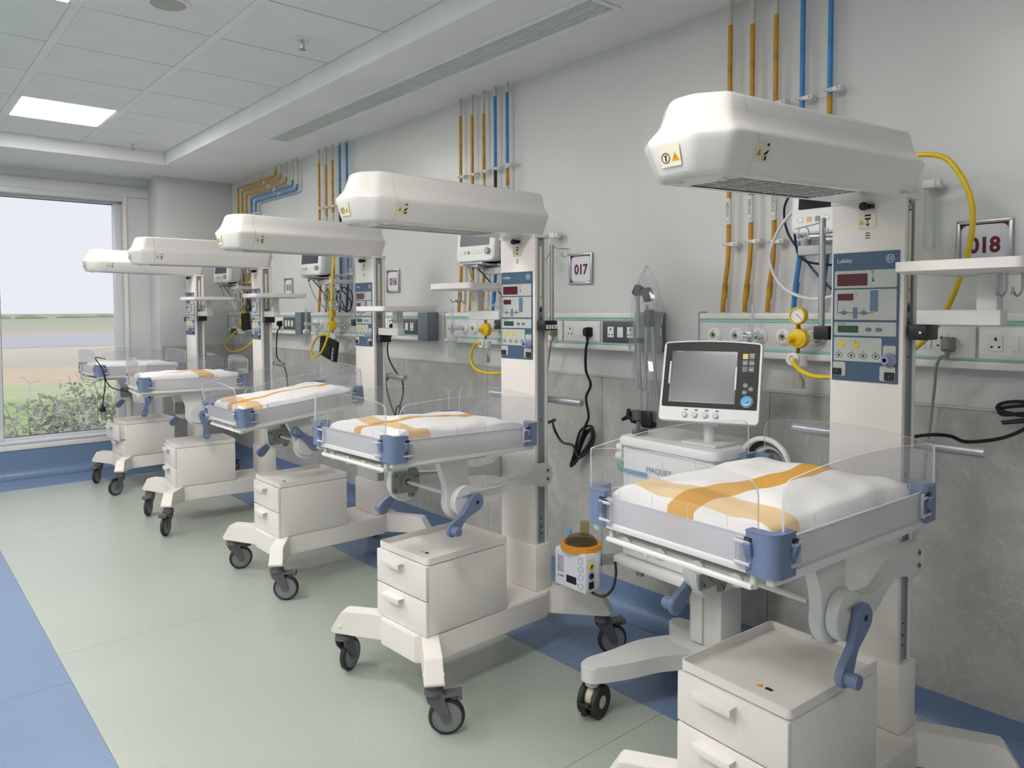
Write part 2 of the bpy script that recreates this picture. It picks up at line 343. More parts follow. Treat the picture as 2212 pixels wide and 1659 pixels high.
# ---- window: frame, mullions, panes, sill
wn = MB(); fy = YW+.13
wn.box(((WX0+WX1)/2, fy, WZ1-.03), (WX1-WX0, .06, .06), 0, .004); wn.box(((WX0+WX1)/2, fy, WZ0+.025), (WX1-WX0, .06, .05), 0, .004)
wn = struct(wn.build('window_1', M_winalu))
mx_ = [WX1-.035, .875, -.21, -1.30, -2.40, WX0+.03]
for i, x in enumerate(mx_): MB().box((x, fy, (WZ0+WZ1)/2), (.07 if i in (0, 5) else .05, .075, WZ1-WZ0-.06), 0, .005).build('mullion', M_winalu, wn)
for a, b in zip(mx_[1:], mx_[:-1]): MB().box(((a+b)/2, fy+.005, (WZ0+WZ1)/2), (b-a-.05, .006, WZ1-WZ0-.1)).build('window_pane', M_glass, wn)
for a, b in zip(mx_[1:], mx_[:-1]):
    g = MB(); z0, z1 = WZ0+.05, WZ1-.06; a2, b2 = a+.025, b-.03
    for x in (a2, b2): g.box((x, fy-.012, (z0+z1)/2), (.008, .02, z1-z0))
    for z in (z0, z1): g.box(((a2+b2)/2, fy-.012, z), (b2-a2, .02, .010))
    g.build('gasket', M_black, wn)
MB().box(((WX0+WX1)/2, YW+.045, WZ0+.012), (WX1-WX0, .13, .024), 0, .004).build('window_sill', M_winalu, wn)
MB().box(((WX0+WX1)/2, YW-.005, WZ0-.028), (WX1-WX0+.02, .03, .05), 0, .004).build('window_apron', M_white, wn)
hb = MB(); hb.box(((WX0+WX1)/2, YW+.03, WZ1-.012), (WX1-WX0, .10, .05), 0, .006); hb.box(((WX0+WX1)/2, YW+.0, WZ1+.02), (WX1-WX0+.06, .03, .03), 0, .004)
hb.build('window_head_box', M_winalu, wn)
MB().box((WX1+.012, YW-.003, (WZ0+WZ1)/2), (.03, .03, WZ1-WZ0+.05), 0, .005).build('window_trim', M_white, wn)
# ---- ceiling: tiles, strips, soffits
ce = MB(); ce.box(((XL+W)/2, (YB+YW)/2, ZC+.12), (W-XL+.2, YW-YB+.4, .1)); ce = struct(ce.build('ceiling', M_gap))
GX0, GX1, GY0, GY1 = 2.335, 2.495, 2.19, 5.47; sf = MB(); z0_, z1_ = ZS, ZC+.072
for x0, x1, y0, y1 in ((XS, GX0, YB, YW), (GX1, W, YB, YW), (GX0, GX1, YB, GY0), (GX0, GX1, GY1, YW)): sf.box(((x0+x1)/2, (y0+y1)/2, (z0_+z1_)/2), (x1-x0, y1-y0, z1_-z0_))
sf.build('soffit', M_ceil, ce)
MB().box(((XL+XS)/2, (YS+YW)/2, (ZS+ZC)/2+.036), (XS-XL, YW-YS, ZC-ZS+.072), bev=.003, seg=1).build('soffit', M_ceil, ce)
PXT, PYT = .637, .6213; cols = []; x = XS
while x > XL+.5: cols.append((x-PXT, x)); x -= PXT
rows = []; y = YS
while y > YB+.4: rows.append((y-PYT, y)); y -= PYT
tile_me = MB().box((0, 0, 0), (PXT-.046, PYT-.010, .012), 0, .0015, seg=1).mesh('ceiling_tile', M_tile)
tile_me0 = MB().box((0, 0, 0), (PXT-.027, PYT-.010, .012), 0, .0015, seg=1).mesh('ceiling_tile', M_tile)
lights = {(1, 1), (2, 5), (2, 9), (4, 1), (4, 5), (4, 9), (6, 3), (6, 7), (4, 13)}
for i, (x0, x1) in enumerate(cols):
    for j, (y0, y1) in enumerate(rows):
        cx_, cy_ = (x0+x1)/2+(.010 if i == 0 else 0), (y0+y1)/2
        if (i, j) in lights:
            t = thing('ceiling_light' if (i, j) in ((1, 1), (2, 5)) else 'ceiling_light_offscreen', 'bright white LED ceiling panel '+('over the window end of the ward' if (i, j) == (1, 1) else 'beside the round ceiling speaker' if (i, j) == (2, 5) else 'set in the tiled ceiling'), 'light', Matrix.Translation((cx_, cy_, ZC)), 'LED ceiling panels')
            MB().box((0, 0, .004), (PXT-.06, PYT-.02, .006)).build('diffuser', M_led, t)
            f = MB()
            for sx in (-1, 1): f.box((sx*(PXT/2-.028), 0, .004), (.014, PYT-.008, .012))
            for sy in (-1, 1): f.box((0, sy*(PYT/2-.008), .004), (PXT-.05, .010, .012))
            f.build('trim_frame', M_white, t)
        else: put('ceiling_tile', tile_me if i else tile_me0, ce, Matrix.Translation((cx_, cy_, ZC+.004)))
for i, (x0, x1) in enumerate(cols): MB().box((x0, (YB+YS)/2, ZC+.002), (.044, YS-YB, .012), bev=.001, seg=1).build('ceiling_strip', M_ceil, ce)
# air grille in the soffit
GX0, GX1, GY0, GY1 = 2.335, 2.495, 2.19, 5.47
g = thing('air_vent', 'long white linear air grille set in the ceiling soffit', 'vent', Matrix.Translation((0, 0, ZS)))
f = MB(); fw = .022
for x in (GX0-fw/2, GX1+fw/2): f.box((x, (GY0+GY1)/2, -.003), (fw, GY1-GY0+2*fw, .008), 0, .002, seg=1)
for y in (GY0-fw/2, GY1+fw/2): f.box(((GX0+GX1)/2, y, -.003), (GX1-GX0, fw, .008), 0, .002, seg=1)
f.build('frame', M_ceil, g)
MB().box(((GX0+GX1)/2, (GY0+GY1)/2, .14), (GX1-GX0-.002, GY1-GY0-.002, .002)).build('duct_backing', mat('galvanised_duct', (120, 122, 124), .5), g)
sl = MB().box((0, 0, 0), (.0065, GY1-GY0, .004)).mesh('slat', M_ceil)
for k in range(10): put('slat', sl, g, Matrix.Translation((GX0+(k+.5)*(GX1-GX0)/10, (GY0+GY1)/2, -.0016)))
# sprinklers and speaker
for (x, y), lb in (((1.765, 3.69), 'chrome fire sprinkler under the ceiling tile beside the round speaker'), ((1.735, 6.87), 'chrome fire sprinkler in the ceiling row nearest the window')):
    t = thing('fire_sprinkler', lb, 'sprinkler', Matrix.Translation((x, y, ZC)))
    MB().lathe([(.001, -.001), (.052, -.001), (.05, -.006), (.03, -.010), (.028, -.006), (.001, -.006)]).build('escutcheon', M_white, t)
    b = MB(); b.cyl((0, 0, -.005), (0, 0, -.028), .009, seg=10); b.cyl((-.011, 0, -.025), (-.004, 0, -.055), .0025, seg=6); b.cyl((.011, 0, -.025), (.004, 0, -.055), .0025, seg=6); b.cyl((0, 0, -.028), (0, 0, -.055), .003, seg=6)
    b.build('sprinkler_body', M_chrome, t); MB().cyl((0, 0, -.054), (0, 0, -.058), .017, seg=14).build('deflector', M_alud, t)
t = thing('ceiling_speaker', 'round white loudspeaker flush in a ceiling tile', 'speaker', Matrix.Translation((1.09, 3.66, ZC)))
MB().lathe([(.001, -.002), (.075, -.002), (.077, -.008), (.10, -.006), (.105, 0.0), (.001, 0)]).build('ring', M_white, t)
MB().lathe([(.001, -.010), (.05, -.009), (.074, -.006), (.074, -.002), (.001, -.002)]).build('grille', mat('speaker_mesh', (190, 188, 180), .6, noise=(300, .25)), t)

# ================================================================== outdoors
def ground_mat():
    m = bpy.data.materials.new('river_plain'); m.use_nodes = True; nt = m.node_tree; b = nt.nodes['Principled BSDF']; b.inputs['Roughness'].default_value = .9; b.inputs['Specular IOR Level'].default_value = .1
    tc = nt.nodes.new('ShaderNodeTexCoord'); sp = nt.nodes.new('ShaderNodeSeparateXYZ'); nt.links.new(tc.outputs['Object'], sp.inputs[0])
    n = nt.nodes.new('ShaderNodeTexNoise'); n.inputs['Scale'].default_value = .06; n.inputs['Detail'].default_value = 6; nt.links.new(tc.outputs['Object'], n.inputs['Vector'])
    lg = nt.nodes.new('ShaderNodeMath'); lg.operation = 'LOGARITHM'; lg.inputs[1].default_value = 10; nt.links.new(sp.outputs['Y'], lg.inputs[0])
    ns = nt.nodes.new('ShaderNodeMapRange'); ns.inputs['To Min'].default_value = -.03; ns.inputs['To Max'].default_value = .03; nt.links.new(n.outputs['Fac'], ns.inputs[0])
    ad = nt.nodes.new('ShaderNodeMath'); nt.links.new(lg.outputs[0], ad.inputs[0]); nt.links.new(ns.outputs[0], ad.inputs[1])
    mr = nt.nodes.new('ShaderNodeMapRange'); mr.inputs['From Min'].default_value = 1; mr.inputs['From Max'].default_value = 3.4; nt.links.new(ad.outputs[0], mr.inputs[0])
    r = nt.nodes.new('ShaderNodeValToRGB'); cr = r.color_ramp; P = lambda yy: (math.log10(yy)-1)/2.4
    bands = [(12, (176, 206, 140)), (66, (182, 208, 146)), (70, (206, 220, 172)), (84, (210, 222, 178)), (87, (236, 214, 182)), (102, (232, 216, 190)), (112, (216, 212, 192)), (128, (222, 216, 198)), (164, (232, 224, 206)), (260, (226, 212, 196)), (268, (226, 210, 194)), (330, (204, 208, 184)), (700, (196, 202, 178))]
    cr.elements[0].position = P(12); cr.elements[0].color = (*lin(bands[0][1]), 1); cr.elements[1].position = 1; cr.elements[1].color = (*lin((190, 196, 174)), 1)
    for yy, c in bands[1:]: e = cr.elements.new(P(yy)); e.color = (*lin(c), 1)
    nt.links.new(mr.outputs[0], r.inputs[0])
    n2 = nt.nodes.new('ShaderNodeTexNoise'); n2.inputs['Scale'].default_value = .35; n2.inputs['Detail'].default_value = 8; nt.links.new(tc.outputs['Object'], n2.inputs['Vector'])
    m2 = nt.nodes.new('ShaderNodeMapRange'); m2.inputs['To Min'].default_value = .88; m2.inputs['To Max'].default_value = 1.12; nt.links.new(n2.outputs['Fac'], m2.inputs[0])
    mx = nt.nodes.new('ShaderNodeMix'); mx.data_type = 'RGBA'; mx.blend_type = 'MULTIPLY'; mx.inputs['Factor'].default_value = 1
    nt.links.new(r.outputs[0], mx.inputs['A']); nt.links.new(m2.outputs[0], mx.inputs['B']); nt.links.new(mx.outputs['Result'], b.inputs['Base Color'])
    return m
ZG = -5.5
struct(MB().box((0, 1260, ZG-.5), (5000, 2480, 1)).build('ground', ground_mat()))
struct(MB().box((0, 216, ZG+.01), (5000, 94, .06)).build('river', mat('river_water', (92, 100, 108), .16, bump=(.8, .15))))
far = MB(); random.seed(3)
for k in range(70):
    x = -500+k*22+random.uniform(-8, 8); far.sph((x, 900+random.uniform(-60, 60), ZG), 8, 0, (random.uniform(1, 2.2), 1, random.uniform(.25, .7)), 8)
far = far.build('far_tree_line', mat('hazy_grey_green', (168, 178, 156), .9)); tag(far, 'pale hazy line of trees on the far river bank', 'trees'); far['kind'] = 'stuff'  # one even pale green, the trees' own colour
# shrubs just outside the window
M_leaf = mat('dusty_leaf', (204, 206, 194), .6, noise=(30, .35)); M_twig = mat('dusty_twig', (160, 155, 145), .8)
def leaf_me():
    b = MB(); N = 5; top = []; bot = []
    for k in range(N+1):
        t = k/N; wv = .19*math.sin(PI*min(1, t*.92+.04))**.8; zz = -.10*t*t
        top.append((t, wv, zz+.03*wv)); bot.append((t, -wv, zz+.03*wv))
    for k in range(N):
        b.quad([top[k], top[k+1], (top[k+1][0], 0, top[k+1][2]-.03), (top[k][0], 0, top[k][2]-.03)]); b.quad([(top[k][0], 0, top[k][2]-.03), (top[k+1][0], 0, top[k+1][2]-.03), bot[k+1], bot[k]])
    return b.mesh('leaf', M_leaf)
LEAF = leaf_me()
def shrub(x, y, zb, h, lb, seed, nl):
    random.seed(seed); t = thing('leafy_shrub', lb, 'shrub', Matrix.Translation((x, y, zb)))
    br = MB(); tips = []
    for k in range(13):
        a = random.uniform(0, 2*PI); rad = random.uniform(.15, .85); top = Vector((rad*math.cos(a), rad*.6*math.sin(a), h*random.uniform(.72, 1.0)))
        p = smooth([(0, 0, 0), top*.35+Vector((random.uniform(-.08, .08), 0, .1)), top*.7+Vector((random.uniform(-.1, .1), 0, .05)), top], 5)
        br.tube(p, [.010*(1-i/len(p))+.003 for i in range(len(p))], seg=5); tips.append(p)
    br.build('branches', M_twig, t); st = MB()
    lv = [tuple(v.co) for v in LEAF.vertices]; lf = [tuple(p.vertices) for p in LEAF.polygons]
    for k in range(nl*8):
        p = random.choice(tips); q = p[int(len(p)*random.uniform(.42, 1)**.7)-1]; q = q+Vector((random.uniform(-.16, .16), random.uniform(-.16, .16), random.uniform(-.14, .12)))
        s_ = random.uniform(.075, .135); M = Matrix.Translation(q) @ Matrix.Rotation(random.uniform(0, 2*PI), 4, 'Z') @ Matrix.Rotation(random.uniform(-.5, 1.1), 4, 'Y') @ Matrix.Rotation(random.uniform(-1, 1), 4, 'X') @ Matrix.Diagonal((s_, s_, s_, 1))
        if k < nl: put('leaf', LEAF, t, M)
        else:
            V = [st.bm.verts.new(M @ Vector(c)) for c in lv]
            for f in lf: st.bm.faces.new([V[i] for i in f])
    o = st.build('foliage', M_leaf, t); o['kind'] = 'stuff'
shrub(1.62, 10.4, -1.65, 2.22, 'dusty grey-green leafy shrub outside the window beside the lamp post', 5, 130)
shrub(2.62, 11.8, -1.65, 2.30, 'dusty leafy shrub outside the window close to its right-hand frame', 11, 110)
shrub(.95, 11.9, -1.65, 1.75, 'dusty leafy shrub outside the window by the left mullion', 21, 60)
MB().box((0, 13.2, -.75), (14, .2, .75), 0, .02).build('parapet_wall', M_white); tag(bpy.data.objects['parapet_wall'], 'low white parapet outside below the window', 'wall')
MB().box((0, 11.2, -1.75), (14, 4.5, .2), 0, .02).build('planter_roof', mat('pale_concrete', (205, 203, 196), .8, noise=(3, .15))); tag(bpy.data.objects['planter_roof'], 'pale flat roof outside that carries the shrubs', 'roof')
t = thing('street_lamp', 'thin white lamp post with two arms standing in the green field', 'lamp post', Matrix.Translation((9.24, 67.1, ZG)))
MB().cyl((0, 0, 0), (0, 0, 1.60), .09, r2=.07, seg=8).build('pole', M_white, t)
b = MB(); b.cyl((0, 0, 1.5), (.5, 0, 1.66), .05, seg=6); b.cyl((0, 0, 1.5), (-.45, 0, 2.0), .05, seg=6); b.build('arm', M_white, t)
for x, z in ((.5, 1.66), (-.45, 2.0)): MB().box((x, 0, z), (.3, .12, .07), 0, .02).build('lamp_head', M_white, t)

# ================================================================== infant warmers
# bed space: x towards the wall (column at x=0, hood reaches to -x), y across, z up; y<0 is the side away from the window
BEDS = {1: dict(p=(2.228, 7.014, .056), tp=.024, sz=.0, hood=.013, lev=(-.04, -.13), sides=(-1, 1)),
        2: dict(p=(2.233, 5.51, -.08), tp=.007, sz=0, hood=.004, lev=(.015, -.13)),
        3: dict(p=(2.282, 3.985, .01), tp=-.104, sz=-.10, hood=.007, lev=(-.105, .075)),
        4: dict(p=(2.181, 2.474, .048), tp=.032, sz=0, hood=-.004, lev=(-.115, -.085)),
        5: dict(p=(2.237, .991, -.058), tp=-.009, sz=0, hood=-.029, lev=(-.085, -.122))}
def hood_ring(z, xf, xr, wd, rf, rc, n=6):
    o = []
    for (cx, cy, dx, dy, r, sw) in ((xr, wd, -1, -1, rc, 0), (xf, wd, 1, -1, rf, 1), (xf, -wd, 1, 1, rf, 0), (xr, -wd, -1, 1, rc, 1)):
        S = Vector((cx, cy+dy*r, z)); E_ = Vector((cx+dx*r*.85, cy, z)); C = Vector((cx, cy, z))
        p = [S+(S-C)*.22, S+(S-C)*.02+(E_-S)*.06, S+(E_-S)*.2, S+(E_-S)*.5, S+(E_-S)*.8, E_+(E_-C)*.02+(S-E_)*.06, E_+(E_-C)*.22]
        if sw: p = p[::-1]
        o += [tuple(q) for q in p]
    return o
HP = [(1.8185, -.80, .055, .079, .03, .02), (1.8185, -.832, .073, .090, .05, .03), (1.822, -.844, .082, .097, .055, .035), (1.832, -.853, .088, .103, .06, .038),
      (1.890, -.866, .098, .127, .07, .045), (1.902, -.870, .100, .131, .072, .046), (1.910, -.869, .100, .130, .072, .045), (1.922, -.860, .098, .119, .068, .042), (1.938, -.848, .096, .107, .066, .04), (1.962, -.838, .094, .099, .063, .038), (1.993, -.828, .091, .092, .06, .036), (2.002, -.820, .086, .085, .057, .033), (2.006, -.805, .076, .072, .05, .028)]
XSEAM = -.725
def hood_part(front):
    b = MB(); rings = []
    for (z, xf, xr, wd, rf, rc) in HP:
        full = hood_ring(z, xf, xr, wd, rf, rc, 6)
        if front: r = [p for p in full if p[0] < XSEAM]; r = [(XSEAM, wd, z)]+r+[(XSEAM, -wd, z)]
        else:
            r = [p for p in full if p[0] > XSEAM]; i = max(range(len(r)), key=lambda k: 0 if k == 0 else abs(r[k][1]-r[k-1][1]))
            n2 = len(r)//2; r = r[n2:]+r[:n2]; r = [(XSEAM, -wd, z)]+r+[(XSEAM, wd, z)]
        if not front: r = [(p[0]+(.0015 if p[0] == XSEAM else 0), p[1], p[2]) for p in r]
        rings.append(r)
    b.loft(rings, 0, False, True, closed=True)
    if front: b.bm.faces.new([b.bm.verts.new(Vector(p)) for p in rings[0]][::-1]); b._fin(0)
    return b.mesh('hood_front' if front else 'hood_shell', M_hood, 50)
def hood_bottom(): # rear underside plate with the recess for the grille
    b = MB(); z = 1.8185; x0, x1, wd = XSEAM+.0015, .055, .079; gx0, gx1, gw = XSEAM+.008, -.20, .071
    for (a0, a1, c0, c1) in ((x0, gx0, -wd, wd), (gx1, x1, -wd, wd), (gx0, gx1, gw, wd), (gx0, gx1, -wd, -gw)): b.quad([(a0, c0, z), (a1, c0, z), (a1, c1, z), (a0, c1, z)], 0)
    zt = 1.86
    for q in ([(gx0, -gw, z), (gx1, -gw, z), (gx1, -gw, zt), (gx0, -gw, zt)], [(gx0, gw, z), (gx1, gw, z), (gx1, gw, zt), (gx0, gw, zt)], [(gx0, -gw, z), (gx0, gw, z), (gx0, gw, zt), (gx0, -gw, zt)], [(gx1, -gw, z), (gx1, gw, z), (gx1, gw, zt), (gx1, -gw, zt)], [(gx0, -gw, zt), (gx1, -gw, zt), (gx1, gw, zt), (gx0, gw, zt)]): b.quad(q, 1)
    return b.mesh('hood_underside', [M_hood, mat('heater_tray_grey', (84, 84, 86), .5)])
def slat_me(): return MB().box((0, 0, 0), (.517, .0055, .0022)).mesh('slat', M_hood)
def tri(b, cx, cy, s, h, mi): b.prism([(cx-s, cy-s*.8), (cx+s, cy-s*.8), (cx, cy+s)], 0, h, mi)
def leg_me():
    b = MB(); L = .285; pr = [(0, .168), (L-.012, .183), (L, .196), (L-.045, .270), (L-.06, .275), (0, .275)]; hw = .036
    b.loft([[(x, -hw+.004, z) if i in (3, 4, 5) else (x, -hw, z) for i, (x, z) in enumerate(pr)], [(x, hw-.004, z) if i in (3, 4, 5) else (x, hw, z) for i, (x, z) in enumerate(pr)]])
    bmesh.ops.bevel(b.bm, geom=[e for e in b.bm.edges if e.calc_length() > .03], offset=.003, segments=2, affect='EDGES', clamp_overlap=True)
    return b.mesh('leg', M_white, 40)
def beam_me():
    b = MB(); o = [(-.655, -.115), (-.60, -.158), (.02, -.158), (.06, -.13), (.15, -.10), (.15, .10), (.06, .13), (.02, .158), (-.60, .158), (-.655, .115)]
    b.prism(o, .168, .2745); bmesh.ops.bevel(b.bm, geom=[e for e in b.bm.edges], offset=.005, segments=2, affect='EDGES'); return b.mesh('base_frame', M_white, 40)
def caster_meshes():
    f = MB(); f.cyl((0, 0, .195), (0, 0, .165), .024, 0, .028, 16); f.cyl((0, 0, .168), (0, 0, .150), .034, 0, .036, 18)
    for s in (-1, 1): f.M = frame((0, s*.021, 0), (1, 0, 0), (0, 0, 1), (0, -1, 0)); f.prism([(-.030, .155), (.034, .155), (.040, .13), (.060, .070), (.055, .052), (.035, .052), (.012, .09), (-.022, .125)], -.003, .003, 0, bev=.001)
    f.M = Matrix(); f.cyl((.045, -.026, .065), (.045, .026, .065), .012, 0, seg=12)
    p = MB(); p.box((.062, 0, .146), (.075, .05, .010), 0, .003, Matrix.Rotation(-.12, 3, 'Y')); p.box((.092, 0, .140), (.014, .052, .018), 0, .003); p.box((.075, 0, .132), (.03, .02, .014), 0, .002)
    w_ = MB(M=frame((.045, 0, .0655), (1, 0, 0), (0, 0, 1), (0, -1, 0)))
    w_.lathe([(.001, -.010), (.044, -.010), (.046, -.008), (.046, .008), (.044, .010), (.001, .010)], mi=0, seg=32)
    ty = MB(M=frame((.045, 0, .0655), (1, 0, 0), (0, 0, 1), (0, -1, 0)))
    ty.lathe([(.0465, -.009), (.0475, -.013), (.058, -.013), (.0645, -.007), (.0650, 0), (.0645, .007), (.058, .013), (.0475, .013), (.0465, .009)], mi=0, seg=36)
    rg = MB(M=frame((.045, 0, .0655), (1, 0, 0), (0, 0, 1), (0, -1, 0)))
    for s in (-1, 1): rg.lathe([(.046, s*.0095), (.046, s*.0105), (.0485, s*.0136), (.0525, s*.0138), (.0525, s*.012)], mi=0, seg=32)
    return f.mesh('fork', M_castg), p.mesh('brake_pedal', M_castg), w_.mesh('wheel', M_hub), ty.mesh('tyre', M_rubber), rg.mesh('wheel_ring', M_hub)
def cabinet_me():
    b = MB(); b.box((-.4225, 0, .409), (.40, .322, .266), 0, .003); return b.mesh('cabinet_body', M_white)
def drawer_me():
    b = MB(); b.box((-.630, 0, 0), (.016, .324, .130), 0, .0025); return b.mesh('drawer', M_white)
def dhandle_me():
    b = MB(); b.box((-.651, .035, .045), (.030, .115, .004), 0, .0012); b.box((-.665, .035, .036), (.003, .115, .02), 0, .001); return b.mesh('drawer_handle', M_white)
def btray_me():
    b = MB(); o = rr(.412, .322, .014, 4, -.4225, 0); i1 = rr(.404, .314, .012, 4, -.4225, 0); i2 = rr(.392, .302, .010, 4, -.4225, 0)
    L = lambda pts, z: [(x, y, z) for x, y in pts]
    b.loft([L(rr(.40, .31, .012, 4, -.4225, 0), .5425), L(o, .5475), L(o, .572), L(i1, .5725), L(i2, .5535)], 0); return b.mesh('storage_tray', M_white, 30)
def strip_outline_arm():
    # arm seen from the side: big disc at (-.49,.78), waist, rounded plate at (.03,.787)
    o = []
    for k in range(15): a = math.radians(42+k*(276/14)); o.append((-.49+.060*math.cos(a), .778+.060*math.sin(a)))
    lo = [(-.40, .748), (-.33, .757), (-.22, .764), (-.10, .764), (-.035, .752), (0.0, .738)]
    for p in lo: o.append(p)
    for k in range(9): a = math.radians(-80+k*20); o.append((.03+.046*math.cos(a), .786+.050*math.sin(a)))
    up = [(-.01, .835), (-.045, .815), (-.10, .806), (-.22, .803), (-.33, .804), (-.40, .812)]
    return o+up
def arm_me(s):
    b = MB(M=frame((0, 0, 0), (1, 0, 0), (0, 0, 1), (0, -1, 0))); b.prism(strip_outline_arm(), .0, .030, 0, bev=.005)
    for v in b.bm.verts:
        t = min(1, max(0, (v.co.x+.42)/.38)); t = t*t*(3-2*t)
        v.co.y = s*((v.co.y-.194)*(1-t)+(v.co.y-.1135)*t)
    return b.mesh('support_arm', M_arm, 40)
def bracket_me(s):
    o = [(-.47, .95), (-.605, .95), (-.585, .90), (-.562, .84)]
    for k in range(13): a = math.radians(165+k*(190/12)); o.append((-.49+.072*math.cos(a), .775+.072*math.sin(a)))
    o += [(-.425, .80), (-.448, .85), (-.452, .90)]
    b = MB(M=frame((0, 0, 0), (1, 0, 0), (0, 0, 1), (0, -1, 0))); b.prism(o[::-1], .160, .193, 0, bev=.004)
    for v in b.bm.verts: v.co.y *= -s*-1
    return b.mesh('tilt_bracket', M_arm, 40)
def gear_meshes(s):
    y0 = s*.160; A = frame((-.49, y0, .785), (1, 0, 0), (0, 0, 1), (0, -1, 0)) if s > 0 else frame((-.49, y0, .785), (-1, 0, 0), (0, 0, 1), (0, 1, 0))
    p = MB(M=A); p.prism(rr(.105, .088, .012, 3, -.02, 0), 0, .006, 0); p.prism([(.012, -.065), (.04, -.07), (.066, -.03), (.066, .03), (.04, .07), (.012, .065)], .0, .004, 0)
    for x, y in ((-.055, .03), (-.055, -.03), (.03, .055), (.052, .02), (.03, -.055), (.052, -.025)): p.cyl((x, y, .003), (x, y, .010), .008, 1, seg=10); p.cyl((x, y, .0095), (x, y, .0104), .0045, 2, seg=6)
    g_ = MB(M=A); g_.prism([((.034 if k % 2 else .030)*math.cos(2*PI*k/72), (.034 if k % 2 else .030)*math.sin(2*PI*k/72)) for k in range(72)], .005, .012, 0); g_.cyl((0, 0, .011), (0, 0, .014), .022, 0, seg=20); g_.cyl((0, 0, .013), (0, 0, .016), .012, 1, seg=16)
    return p.mesh('gear_plate', [M_gearp, M_alud, M_black]), g_.mesh('gear', [M_gearp, M_black])
def lever_me(): # hangs along local -y of its plane, pivot at origin
    b = MB(); L = .145; o = []
    for k in range(13): a = math.radians(-15+k*210/12); o.append((.034*math.cos(a), .034*math.sin(a)))
    o += [(-.026, -.040), (-.018, -.072), (-.020, -.105), (-.024, -.125)]
    for k in range(9): a = math.radians(170+k*200/8); o.append((.026*math.cos(a), -L+.026*math.sin(a)))
    o += [(.023, -.120), (.016, -.095), (.016, -.07), (.025, -.038)]
    b.prism(o, 0, .018, 0, bev=.004); b.cyl((0, 0, .016), (0, 0, .0195), .0075, 1, seg=12)
    return b.mesh('tilt_lever', [M_blue, M_black], 40)
def leverknob_me(): return MB().lathe([(.0175, .010), (.0175, .044), (.016, .048), (.001, .048)], (0, -.145, 0), seg=20).mesh('lever_knob', M_blue)
# ---- bassinet pieces (design heights; the tray tilts as one)
def trayframe_me():
    b = MB(); x0, x1, hy = -.852, -.162, .252
    for y in (-hy, hy): b.box(((x0+x1)/2, y*.99, .958), (x1-x0, .022, .030), 0, .006)
    b.box((x0, 0, .968), (.022, 2*hy, .016), 0, .004); b.box((x1, 0, .958), (.022, 2*hy, .030), 0, .006)
    b.box(((x0+x1)/2, 0, .965), (x1-x0, 2*hy-.02, .012), 0, .003); b.box((-.49, 0, .949), (.30, .42, .018), 0, .004)
    return b.mesh('tray_frame', M_cream)
def xray_me():
    b = MB(); b.box((-.60, 0, .931), (.46, .40, .014), 0, .003); b.box((-.850, .0, .931), (.014, .42, .013), 0, .004)
    for y in (-.16, -.06, .05, .16): b.cyl((-.838, y, .928), (-.80, y, .928), .016, 0, seg=12)
    for y in (-.205, .205): b.box((-.838, y, .938), (.014, .014, .03), 0, .004)
    return b.mesh('cassette_tray', [M_cream, M_black])
def clip_me():
    b = MB(); o = [(-.034, .036), (-.034, -.008)]+[(-.008-.026*math.cos(a), -.008-.026*math.sin(a)) for a in [PI/2*k/6 for k in range(7)]]+[(.036, -.034), (.036, -.010), (-.010, -.010), (-.010, .036)]
    b.prism(o, .962, 1.050, 0); b.prism([(x*1.02, y*1.02) for x, y in o], 1.050, 1.054, 0)
    return b.mesh('corner_clip', M_blue, 40)
def latch_me():
    b = MB(); b.box((.028, -.038, 1.014), (.018, .010, .032), 0, .003, Matrix.Rotation(.25, 3, 'X')); b.box((.030, -.033, 1.035), (.016, .010, .007), 1)
    return b.mesh('latch', [M_blue, M_black])
def panel_me(L, rnd0, rnd1, h=.165):
    # upright sheet in x(0..L), z; arched top, one end square to the corner, the other well rounded
    b = MB(M=frame((0, 0, 0), (1, 0, 0), (0, 0, 1), (0, -1, 0))); z0 = .968; zt = z0+h+.03
    (e0, r0), (e1, r1) = [(.030, .035) if q else (.003, .006) for q in (rnd0, rnd1)]; o = [(e0, z0), (L-e1, z0)]; zc = lambda x: zt-.012+.024*(1-((x-L/2)/(L/2))**2)
    for k in range(7): a = PI/2*k/6; o.append((L-e1-r1+r1*math.cos(a), zc(L-e1-r1)-r1+r1*math.sin(a)))
    for k in range(1, 12): x = (L-e1-r1)+(e0+r0-L+e1+r1)*k/12; o.append((x, zc(x)))
    for k in range(7): a = PI/2+PI/2*k/6; o.append((e0+r0+r0*math.cos(a), zc(e0+r0)-r0+r0*math.sin(a)))
    b.prism(o, -.0025, .0025, 0, 1)
    b.prism([(.045, z0-.004), (L-.045, z0-.004), (L-.045, z0+.066), (.045, z0+.066)], -.0070, -.0027, 2, 2)
    b.prism([(.045, z0+.064), (L-.045, z0+.064), (L-.045, z0+.070), (.045, z0+.070)], -.0085, -.0027, 1, 1)
    for x in [L*k/5 for k in range(1, 5)]: b.prism([(x, z0+.075), (x+.0016, z0+.075), (x+.0016, z0+.105), (x, z0+.105)], .0026, .0031, 1)
    return b.mesh('acrylic_panel', [M_clear, M_edge, M_frost], 30)
def hinge_me(x):
    b = MB(M=frame((0, 0, 0), (1, 0, 0), (0, 0, 1), (0, -1, 0)))
    if True:
        b.prism(rr(.034, .062, .006, 3, x, 1.005), .0022, .010, 0, 1)
        for z in (.983, 1.027): b.M = Matrix(); b.cyl((x-.018, -.010, z), (x+.018, -.010, z), .004, 1, seg=8); b.M = frame((0, 0, 0), (1, 0, 0), (0, 0, 1), (0, -1, 0))
    return b.mesh('hinge_bracket', [M_clear, M_edge], 30)
